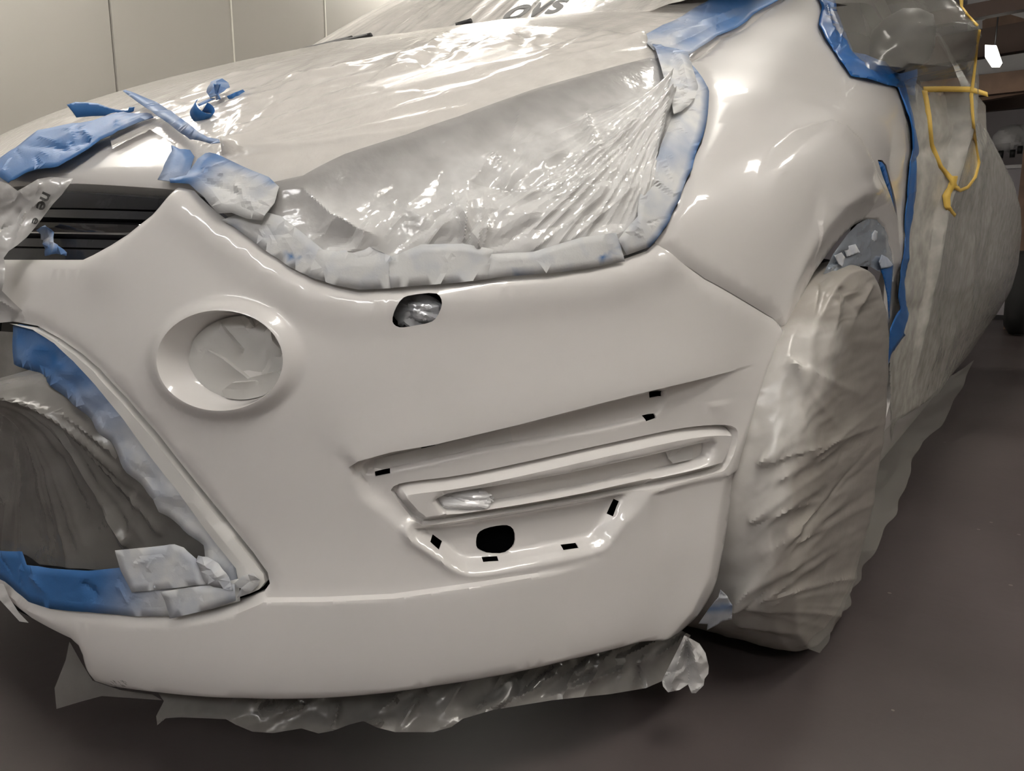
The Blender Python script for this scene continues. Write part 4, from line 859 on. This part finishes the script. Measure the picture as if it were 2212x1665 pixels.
SF += scatter([(2040, 420), (2120, 300), (2150, 700), (1990, 850), (2000, 600)], 16, 100, 10, 120, 330, 9, .012, 43) + scatter([(1800, 20), (1950, 20), (1990, 100), (1920, 130), (1830, 110)], 30, -40, 50, 20, 70, 5, .016, 44)
hs = strokes(PXs, SF) * .5 + .006 * (fbm(PXs[:, 0] / 60, PXs[:, 1] / 160, 13) - .5)
crum = ss(1960, 1840, PXs[:, 0]) * ss(150, 110, PXs[:, 1]); hs += crum * (.012 * facet(PXs[:, 0], PXs[:, 1], 26, 81) + .006 * facet(PXs[:, 0], PXs[:, 1], 12, 82))
P3[:, 0] += hs * edge
# taut outer contour of the sheet
SIL = np.array([(1990, -90), (2062, 0), (2117, 60), (2126, 100), (2131, 280), (2160, 335), (2190, 395), (2205, 450), (2207, 500), (2200, 570), (2170, 680), (2108, 770), (2040, 842), (1932, 914), (1925, 960)], float)
for _ in range(5):
    q = proj(P3); lim_ = np.interp(q[:, 1], SIL[:, 1], SIL[:, 0]); ex_ = np.clip(q[:, 0] - lim_, 0, None); P3[:, 0] -= ex_ / FPX * ((P3 - CP) @ CF) * .95
PXs = proj(P3)
TE = np.array(TAPE_EDGE, float); lim = np.interp(PXs[:, 1], TE[:, 1], TE[:, 0]); okv = (PXs[:, 0] > lim - 6)
topcut = ~((PXs[:, 1] > 120) & (PXs[:, 1] < 190) & (PXs[:, 0] < 1930) & (PXs[:, 1] > 120 + (PXs[:, 0] - 1838) * .15)); pass
F = [f for f in gridF(ny, nz) if all(okv[i] for i in f)]
used = sorted({i for f in F for i in f}); mp = {a: b for b, a in enumerate(used)}
mk('masking_sheet', P3[used], [tuple(mp[i] for i in f) for f in F], 'side_sheet', None, attr=np.clip(.07 + .1 * vn(PXs[used, 0] / 60, PXs[used, 1] / 60, 5) + .75 * ss(150, 330, PXs[used, 1]), 0, 1), sharp=40, label='clear film sheet draped over the door, mirror and side of the car', cat='masking film')
SBV = BVHTree.FromPolygons([tuple(p) for p in P3], gridF(ny, nz))
def on_sheet(pts, off_=.004, default=1.9):
    D = rays(np.asarray(pts, float)); out = []
    for p, d in zip(pts, D):
        l, nn, i, t = SBV.ray_cast(Vector(CP), Vector(d)); out.append(CP + d * ((t / np.linalg.norm(d)) if l is not None else default) - d * off_)
    return np.array(out)
def sheet_tape(name, rows, label, m='yellow', group=None):
    """narrow tape: list of (x, y, half width px, angle of the width)"""
    r = np.array(rows, float); n = 8 * (len(r) - 1) + 1; q = np.stack([np.interp(np.linspace(0, len(r) - 1, n), np.arange(len(r)), r[:, c]) for c in range(4)], 1)
    a = np.radians(q[:, 3]); A1 = np.stack([q[:, 0] - q[:, 2] * np.cos(a), q[:, 1] - q[:, 2] * np.sin(a)], 1); B1 = np.stack([q[:, 0] + q[:, 2] * np.cos(a), q[:, 1] + q[:, 2] * np.sin(a)], 1)
    c = np.stack([q[:, 0], q[:, 1]], 1); C3 = on_sheet(c); D = np.array([(p - CP) @ CF for p in C3]); 
    for _ in range(3): D[1:-1] = np.minimum(D[1:-1], (D[:-2] + D[1:-1] + D[2:]) / 3)
    V = np.empty((2 * n, 3)); V[0::2] = at_depth(A1, D); V[1::2] = at_depth(B1, D)
    return mk(name, V, [(2 * k, 2 * k + 1, 2 * k + 3, 2 * k + 2) for k in range(n - 1)], m, None, solid=.0006, label=label, cat='masking tape', group=group)
sheet_tape('masking_tape', [(1995, 193, 6, 90), (2040, 192, 6, 88), (2097, 193, 6, 88), (2134, 204, 5, 80)], 'horizontal yellow tape strip across the side sheet below the mirror')
sheet_tape('masking_tape', [(1997, 196, 6, 5), (2006, 250, 6, 5), (2012, 310, 5, 0), (2032, 360, 5, -30), (2056, 388, 6, -35), (2062, 402, 6, -20)], 'yellow tape hanging from the left end of the horizontal strip')
sheet_tape('masking_tape', [(2116, 64, 3, 0), (2111, 100, 2.5, 0), (2104, 160, 3, 0), (2098, 206, 4, 0), (2102, 260, 3, 0), (2108, 320, 4, 10), (2113, 350, 5, 10), (2106, 380, 5, 40), (2090, 403, 5, 70), (2074, 410, 5, 90), (2062, 403, 5, 130), (2058, 390, 5, 180)], 'long yellow tape looping down from the mirror tip')
sheet_tape('masking_tape', [(2076, -4, 5, 10), (2077, 14, 3, 10), (2090, 32, 2.5, -40), (2112, 56, 3, -40)], 'yellow tape end above the mirror at the sheet edge')
sheet_tape('masking_tape', [(2062, 380, 7, 0), (2058, 395, 8, 30), (2050, 412, 8, 60), (2044, 425, 9, 20), (2046, 445, 7, 0), (2054, 458, 6, -40), (2063, 467, 5, -60)], 'crumpled yellow tape tail at the bottom of the loop')
# ------------------------------------------------------------------ film over the windscreen, printed
NU2, NT2 = 160, 80
low2 = ws_low(np.linspace(-.645, .725, NU2)); top2 = ws_top(low2)
T2 = np.linspace(0, 1, NT2)[None, :, None]; T2 = T2 * 1.22 - .22; WF = low2[:, None] * (1 - T2) + top2[:, None] * T2; WF[..., 2] += .03 * np.sin(np.pi * np.clip(T2[..., 0], 0, 1)) + .006
ii = np.arange(NU2)[:, None]; jj = np.arange(NT2)[None, :]
WF[..., 2] += .007 * (vn(ii / 3.2 + jj / 18., jj / 40. + 0 * ii, 5) - .5) + .003 * (vn(ii / 1.5 + jj / 20., jj / 30. + 0 * ii, 8) - .5)
wfilm = mk('masking_film', WF.reshape(-1, 3), gridF(NU2, NT2), 'sheet', None, attr=np.full(NU2 * NT2, .55), label='shiny pleated film sheet over the windscreen', cat='masking film')
WBV = BVHTree.FromPolygons([tuple(p) for p in WF.reshape(-1, 3)], gridF(NU2, NT2))
def on_ws(px):
    D = rays(px); out = []
    for d in D:
        l, nn, i, t = WBV.ray_cast(Vector(CP), Vector(d)); out.append(CP + d * ((t / np.linalg.norm(d)) if l is not None else 2.4) - d * .004)
    return np.array(out)
glyph_mesh('ovs', (1076, 46), np.array([.97, -.16]), np.array([.62, -.66]), 100, 'printed_letters', 'ink', wfilm, on_ws)
# wipers under the film
for a, b in (((650, 113), (760, 86)), ((690, 105), (800, 80)), ((985, 60), (1018, 50))):
    P = on_ws(resample([a, b], 8)); mb = MB(); mb.tube(P + np.array([0, 0, .004]), .007, 8); mb.build('wiper', 'black', car)

# ------------------------------------------------------------------ film under the bumper
LD = [(120, body_depth(190, 1440)), (400, body_depth(400, 1490)), (700, body_depth(700, 1500)), (1000, body_depth(1000, 1470)), (1250, body_depth(1250, 1425)), (1450, body_depth(1450, 1370))]
def ld(px): return np.interp(px[:, 0], [a for a, b in LD], [b for a, b in LD])
SKF = scatter([(400, 1480), (1400, 1400), (1400, 1480), (900, 1570), (500, 1560)], 40, 120, 45, 40, 130, 9, .012, 51) + scatter([(1000, 1440), (1450, 1370), (1430, 1470), (1050, 1530)], 14, 150, 12, 90, 260, 10, .014, 52)
def skd(px): return ld(px) + .045 - strokes(px, SKF) - .022 * facet(px[:, 0], px[:, 1] * .8, 120, 91) - .008 * facet(px[:, 0], px[:, 1], 50, 92) - .0004 * (px[:, 1] - 1500)
drape('masking_film', [(330, 1480), (700, 1490), (936, 1465), (1237, 1410), (1400, 1375), (1470, 1360), (1492, 1372), (1470, 1410), (1432, 1470), (1395, 1486), (1318, 1499), (1194, 1512), (1065, 1533), (1000, 1552), (975, 1570), (936, 1581), (854, 1581), (814, 1571), (785, 1557), (753, 1565), (720, 1578), (688, 1584), (651, 1573), (590, 1583), (545, 1580), (509, 1565), (488, 1553), (391, 1549), (358, 1551), (340, 1566), (337, 1547), (354, 1514)], skd, 5.5, 'film_grey', lambda px: .1 + .2 * ss(900, 1300, px[:, 0]), sharp=30,
      label='long crumpled film hanging under the bumper lip', cat='masking film')
drape('masking_film', [(150, 1385), (175, 1430), (200, 1470), (260, 1490), (330, 1500), (350, 1512), (220, 1503), (175, 1515), (122, 1531), (118, 1486), (142, 1425)], lambda px: ld(px) + .05 - .008 * facet(px[:, 0], px[:, 1], 50, 95), 5.5, 'film_grey', lambda px: .15 + 0 * px[:, 0], sharp=30,
      label='pointed film corner hanging below the left end of the bumper lip', cat='masking film')
TD_ = body_depth(1470, 1365)
drape('masking_film', [(1478, 1372), (1490, 1378), (1511, 1390), (1524, 1410), (1531, 1439), (1530, 1455), (1522, 1466), (1520, 1480), (1503, 1497), (1494, 1497), (1486, 1478), (1468, 1490), (1443, 1495), (1432, 1482), (1430, 1469), (1455, 1420), (1470, 1390)], lambda px: TD_ - .01 - strokes(px, [(1484, 1376, 1488, 1478, 7, -.025), (1480, 1380, 1450, 1480, 9, .02), (1488, 1380, 1515, 1470, 10, .024), (1486, 1380, 1526, 1430, 6, .012)]) - .012 * facet(px[:, 0], px[:, 1], 22, 97), 3.5, 'film', lambda px: .5 + .3 * vn(px[:, 0] / 12, px[:, 1] / 12, 2), sharp=25,
      label='pale tuft of film hanging at the corner of the bumper lip', cat='masking film')
# tapes round the wheel arch
AD = body_depth(1560, 1275)
drape('masking_tape', [(1556, 1274), (1571, 1287), (1577, 1300), (1582, 1307), (1581, 1338), (1574, 1339), (1561, 1342), (1548, 1350), (1527, 1361), (1529, 1348), (1509, 1347), (1533, 1313), (1552, 1290)], lambda px: AD - .008 - .014 * facet(px[:, 0], px[:, 1], 24, 101) + .0006 * (px[:, 1] - 1300), 3.5, 'tape', lambda px: .75 - .5 * np.exp(-(segdist(px, [(1560, 1310), (1580, 1312), (1530, 1316)])[0] / 8) ** 2), solid=.0006, sharp=25,
      label='pale blue crumpled tape at the lower front of the wheel arch', cat='masking tape')
AD2 = body_depth(1800, 520) 
AB = [(x, body_depth(x, y)) for x, y in ((1704, 724), (1744, 647), (1807, 544), (1850, 490), (1880, 476), (1914, 494), (1930, 560))]
def arch_d(px): return np.interp(px[:, 0], [a for a, b in AB], [b for a, b in AB]) + .012
def arch_piece(poly, lab, spr, seed, dz, m='tape', amp=.010): drape('masking_tape', poly, lambda px: arch_d(px) + dz - amp * facet(px[:, 0], px[:, 1], 17, seed), 3, m, spr, solid=.0006, sharp=25, label=lab, cat='masking tape')
drape('masking_film', [(1778, 592), (1800, 548), (1832, 504), (1852, 484), (1873, 473), (1900, 473), (1918, 492), (1925, 525), (1931, 560), (1930, 610), (1905, 590), (1880, 576), (1850, 574), (1825, 582)], lambda px: arch_d(px) + .002 - .020 * facet(px[:, 0], px[:, 1], 24, 111) - .008 * facet(px[:, 0], px[:, 1], 9, 112), 3, 'wad_blue', None, sharp=20, label='shiny bluish film packed in the top of the wheel arch', cat='masking film')
arch_piece([(1803, 552), (1818, 545), (1826, 556), (1820, 575), (1812, 570)], 'pale tape corner on the front slope of the wheel arch', lambda px: .8 + 0 * px[:, 0], 5, -.012)
arch_piece([(1822, 536), (1836, 530), (1848, 527), (1858, 545), (1846, 549), (1830, 554)], 'silvery tape bit above the wheel film', lambda px: .75 + 0 * px[:, 0], 6, -.010)
arch_piece([(1884, 506), (1890, 497), (1896, 500), (1894, 520), (1884, 522)], 'tiny pale tape strip in the top of the wheel arch', lambda px: .7 + 0 * px[:, 0], 7, -.005)
arch_piece([(1905, 550), (1917, 556), (1930, 572), (1922, 577), (1904, 580), (1899, 566)], 'pale blue tape flap at the rear of the wheel arch', lambda px: .55 + 0 * px[:, 0], 8, -.03)
arch_piece([(1903, 581), (1929, 573), (1927, 610), (1924, 650), (1921, 690), (1917, 640), (1910, 605)], 'deep blue tape below the flap at the rear arch edge', lambda px: 0 * px[:, 0], 9, -.012, 'tape_deep')
arch_piece([(1700, 742), (1710, 728), (1733, 722), (1735, 745), (1722, 762), (1704, 765)], 'curled white tape piece where bumper and fender meet the arch', lambda px: .9 + 0 * px[:, 0], 10, -.02)
drape('masking_film', [(-30, 1252), (8, 1262), (20, 1290), (40, 1322), (62, 1345), (42, 1342), (24, 1322), (0, 1296), (-30, 1284)], lambda px: body_depth(20, 1275) - .004 - .004 * facet(px[:, 0], px[:, 1], 16, 121), 4, 'film', lambda px: .6 + 0 * px[:, 0], sharp=20, label='thin film edge stuck to the bumper lip below the lower grille at its far end', cat='masking film')
# rub marks on the lip
rs = random.Random(5); mbk = MB()
for k in range(16):
    x, y = 252 + rs.uniform(0, 34), 1456 + rs.uniform(0, 12); a = math.radians(rs.uniform(28, 44)); L = rs.uniform(4, 9)
    q = on_body([(x, y), (x + L * math.cos(a), y + L * math.sin(a))], .0009 + .009); mbk.tube(q, .00018, 4)
mbk.build('scuff_marks', 'black', car, label='dark rub marks on the bumper lip', kind='stuff')
# dark structure behind the panels
us = np.linspace(-1.25, 1.28, 90); vs = np.linspace(.2, 15.5, 60); A, B = np.meshgrid(us, vs, indexing='ij')
X = S(A, B) - Nrm(A, B) * .05; 
wheelcut = (np.hypot(X[..., 1] - .93, X[..., 2] - .35) < .40) & (np.abs(X[..., 0]) > .6)
F = []
for i in range(89):
    for j in range(59):
        if not (wheelcut[i, j] or wheelcut[i + 1, j] or wheelcut[i, j + 1] or wheelcut[i + 1, j + 1]): F.append((i * 60 + j, (i + 1) * 60 + j, (i + 1) * 60 + j + 1, i * 60 + j + 1))
mk('inner_structure', X.reshape(-1, 3), F, 'dark_void', car)

# ------------------------------------------------------------------ room
def structure(name, V, F, m, **kw): return mk(name, V, F, m, kind='structure', **kw)
FL = MB().box((-2.3, -3.5, -.1), (4.2, 9.2, 0)).build('floor', 'floor', kind='structure', smooth=False)
SY = [float(on_plane(np.array([[x, 50.]]), (1, 0, 0), -2.3)[0, 1]) for x in (242, 501, 703)]
wb = MB(); ys = [-3.5] + SY + [SY[2] + 1.0, SY[2] + 2.2, SY[2] + 3.6, 9.2]
for k, (y0, y1) in enumerate(zip(ys[:-1], ys[1:])):
    t0, t1 = (.012, -.012) if k == 0 else (0, 0)
    V = [(-2.4, y0 + .002, 0), (-2.3 + t0, y0 + .002, 0), (-2.3 + t1, y1 - .002, 0), (-2.4, y1 - .002, 0)]; V += [(x, y, 3.2) for x, y, z in V]
    wb.add(V, [(3, 2, 1, 0), (4, 5, 6, 7), (0, 1, 5, 4), (1, 2, 6, 5), (2, 3, 7, 6), (3, 0, 4, 7)])
wb.build('wall_left', 'wall', kind='structure', smooth=False)
for k, y in enumerate(SY[1:]): MB().box((-2.32, y - .004, 0), (-2.2965, y + .004, 3.2)).build('trim_%d' % (k + 1), 'seam', kind='structure', smooth=False)
MB().box((-2.3, 9.2, 0), (4.2, 9.3, 3.2)).build('wall_back', 'garage_wall', kind='structure', smooth=False)
MB().box((4.2, -3.5, 0), (4.3, 9.2, 3.2)).build('wall_right', 'wall', kind='structure', smooth=False)
MB().box((-2.3, -3.6, 0), (4.2, -3.5, 3.2)).build('wall_front', 'wall', kind='structure', smooth=False)
MB().box((-2.4, -3.6, 3.2), (4.3, 9.3, 3.3)).build('ceiling', 'wall', kind='structure', smooth=False)
# ------------------------------------------------------------------ the garage behind
def band(xa, ya, xb, yb, y, h, dpt, label, m='timber', name='ceiling_beam', group='timber beams of the garage roof'):
    """a beam across the garage at distance y whose top edge runs along the traced line"""
    A = on_plane(np.array([[xa, ya], [xb, yb]], float), (0, 1, 0), y); d = A[1] - A[0]; A0 = A[0] - d * 3; A1 = A[1] + d * 1.6; V = []
    for p in (A0, A1):
        for dy, dz in ((0, 0), (dpt, 0), (dpt, -h), (0, -h)): V.append(p + np.array([0, dy, dz]))
    return mk(name, V, [(0, 1, 2, 3), (7, 6, 5, 4), (0, 4, 5, 1), (1, 5, 6, 2), (2, 6, 7, 3), (3, 7, 4, 0)], m, None, smooth=False, label=label, cat='beam', group=group)
band(2120, 62, 2212, 46, 6.6, .20, .10, 'dark timber beam just above the garage lamp', 'timber_dark')
band(2130, 160, 2212, 150, 6.2, .14, .08, 'lighter timber beam just below the garage lamp', 'timber')
band(2130, 2, 2212, -14, 5.6, .09, .08, 'topmost timber beam in the garage', 'timber_dark')
band(2130, 214, 2212, 205, 7.6, .10, .08, 'lowest timber beam in front of the garage wall', 'timber_dark')
band(2126, 178, 2160, 172, 7.2, .14, .09, 'short thick timber block between the lower beams', 'timber')
P0 = on_plane(np.array([[2122, 45], [2160, 24], [2212, 40], [2212, 64], [2122, 64]], float), (0, 1, 0), 6.75)
mk('ceiling_beam', list(P0) + list(P0 + np.array([0, .06, 0])), [(0, 1, 2, 3, 4), (9, 8, 7, 6, 5)] + [(k, k + 5, (k + 1) % 5 + 5, (k + 1) % 5) for k in range(5)], 'timber', None, smooth=False, label='peaked timber gusset above the beams in the garage', cat='beam', group='timber beams of the garage roof')
mk('insulation_sheet', list(on_plane(np.array([[2090, -20], [2240, -40], [2240, 160], [2090, 160]], float), (0, 1, 0), 7.9)) + list(on_plane(np.array([[2090, -20], [2240, -40], [2240, 160], [2090, 160]], float), (0, 1, 0), 7.96)), [(0, 1, 2, 3), (7, 6, 5, 4), (0, 4, 5, 1), (1, 5, 6, 2), (2, 6, 7, 3), (3, 7, 4, 0)], 'insulation', None, smooth=False, label='white insulation sheet behind the garage beams', cat='insulation')
lq = on_plane(np.array([[2128, 97], [2152, 98], [2164, 134], [2158, 143], [2142, 143], [2128, 122]], float), (0, 1, 0), 6.0)
gl = empty('garage_lamp', tuple(lq.mean(0)), 'bright white panel lamp hanging between the garage beams', 'lamp')
mk('diffuser', list(lq) + list(lq + np.array([0, .03, 0])), [tuple(range(6)), tuple(range(11, 5, -1))] + [(k, k + 6, (k + 1) % 6 + 6, (k + 1) % 6) for k in range(6)], 'panel_light', gl, smooth=False)
lc = lq.mean(0); lq2 = lc + (lq - lc) * 1.05
mk('lamp_housing', list(lq2 + np.array([0, .031, .0])) + list(lq2 + np.array([0, .07, 0])), [tuple(range(6)), tuple(range(11, 5, -1))] + [(k, k + 6, (k + 1) % 6 + 6, (k + 1) % 6) for k in range(6)], 'housing', gl, smooth=False)
lt = lq.mean(0); MB().tube([(lt[0], lt[1] + .05, lt[2] + .05), (lt[0], lt[1] + .05, 3.2)], .005).build('hanger', 'black', gl)
# white bag on a small trolley by the back wall
def blob(name, c, r, seed, m, parent=None, **kw):
    V = []; A, B = 28, 18
    for i in range(B + 1):
        for j in range(A):
            t, p_ = math.pi * i / B, 2 * math.pi * j / A; V.append((math.sin(t) * math.cos(p_), math.sin(t) * math.sin(p_), math.cos(t)))
    V = np.array(V); k = 1 + .35 * facet(V[:, 0] + V[:, 1], V[:, 2] * 1.5 + V[:, 0], .6, seed); P = np.asarray(c) + V * k[:, None] * np.asarray(r)
    return mk(name, P, [(i * A + j, (i + 1) * A + j, (i + 1) * A + (j + 1) % A, i * A + (j + 1) % A) for i in range(B) for j in range(A)], m, parent, sharp=25, **kw)
bc = on_plane(np.array([[2186, 300], [2150, 330], [2206, 320], [2165, 330], [2190, 328]], float), (0, 1, 0), 8.2)
blob('plastic_bag', bc[0], (.14, .14, .13), 4, 'white_bag', label='crumpled white plastic bag on a shelf by the garage wall', cat='bag')
zs_ = float(bc[1][2])
sh = MB().box((bc[1][0] - .1, 8.05, zs_ - .30), (bc[1][0] + .75, 8.45, zs_ - .005)); tr = empty('cabinet', (bc[1][0] + .3, 8.25, 0), 'pale cabinet under the white bag by the garage wall', 'cabinet')
MB().box((bc[1][0] - .1, 8.05, 0), (bc[1][0] + .75, 8.45, zs_ - .16)).build('body', 'garage_wall', tr, smooth=False)
MB().box((bc[1][0] - .12, 8.03, zs_ - .16), (bc[1][0] + .77, 8.47, zs_ - .13)).build('top', 'insulation', tr, smooth=False)
for k in (3, 4, 2):
    p = bc[k]; V, F = revolve([(-.02, .001), (-.02, .035), (.02, .035), (.02, .001)], (p[0], 8.03, p[2] - .03), 20); mk('knob', V, F, 'black', tr)
pp = on_plane(np.array([[2207, 330], [2196, 470]], float), (0, 1, 0), 6.9)
MB().box((pp[1][0] - .005, 6.9, 0), (pp[1][0] + .08, 6.98, 2.0)).build('wooden_post', 'timber', None, smooth=False, label='upright timber post in front of the white bag', cat='post')
tw = on_plane(np.array([[2193, 392]], float), (0, 1, 0), 6.5)[0]
V, F = revolve([(-.08, .16), (-.09, .25), (-.05, .31), (.05, .31), (.09, .25), (.08, .16)], (tw[0] + .12, 6.5, .315), 40)
mk('spare_tyre', V, F, 'rubber', None, label='black tyre standing behind the car by the timber post', cat='tyre')
th_ = on_plane(np.array([[2170, 690.]]), (0, 0, 1), 0)[0]
MB().box((-2.3, min(9.1, th_[1]), 0), (4.2, min(9.1, th_[1]) + .06, .035)).build('trim_3', 'black', kind='structure', smooth=False)

# ------------------------------------------------------------------ lamps
def lamp(x, y, z, L, deg, watts, label):
    t = empty('ceiling_lamp', (x, y, z), label, 'lamp', 'tube lamps of the spray booth')
    a = math.radians(deg); c, s = math.cos(a), math.sin(a)
    def R_(V): V = np.asarray(V, float); return np.stack([x + V[:, 0] * c - V[:, 1] * s, y + V[:, 0] * s + V[:, 1] * c, z + V[:, 2]], 1)
    h = MB().box((-L / 2, -.17, .034), (L / 2, .17, .09)); mk('lamp_housing', R_(h.V), h.F, 'housing', t, smooth=False)
    rf = MB().box((-L / 2 + .02, -.155, .028), (L / 2 - .02, .155, .034)); mk('reflector', R_(rf.V), rf.F, 'reflector', t, smooth=False)
    for o in (-.07, .07):
        tb = MB().tube([(-L / 2 + .03, o, 0), (L / 2 - .03, o, 0)], .016, 8); mk('tube', R_(tb.V), tb.F, tube_mat(watts, y > -1), t)
    return t
for k, l in enumerate(LAMPS): lamp(*l, 'unseen twin tube lamp under the booth ceiling')
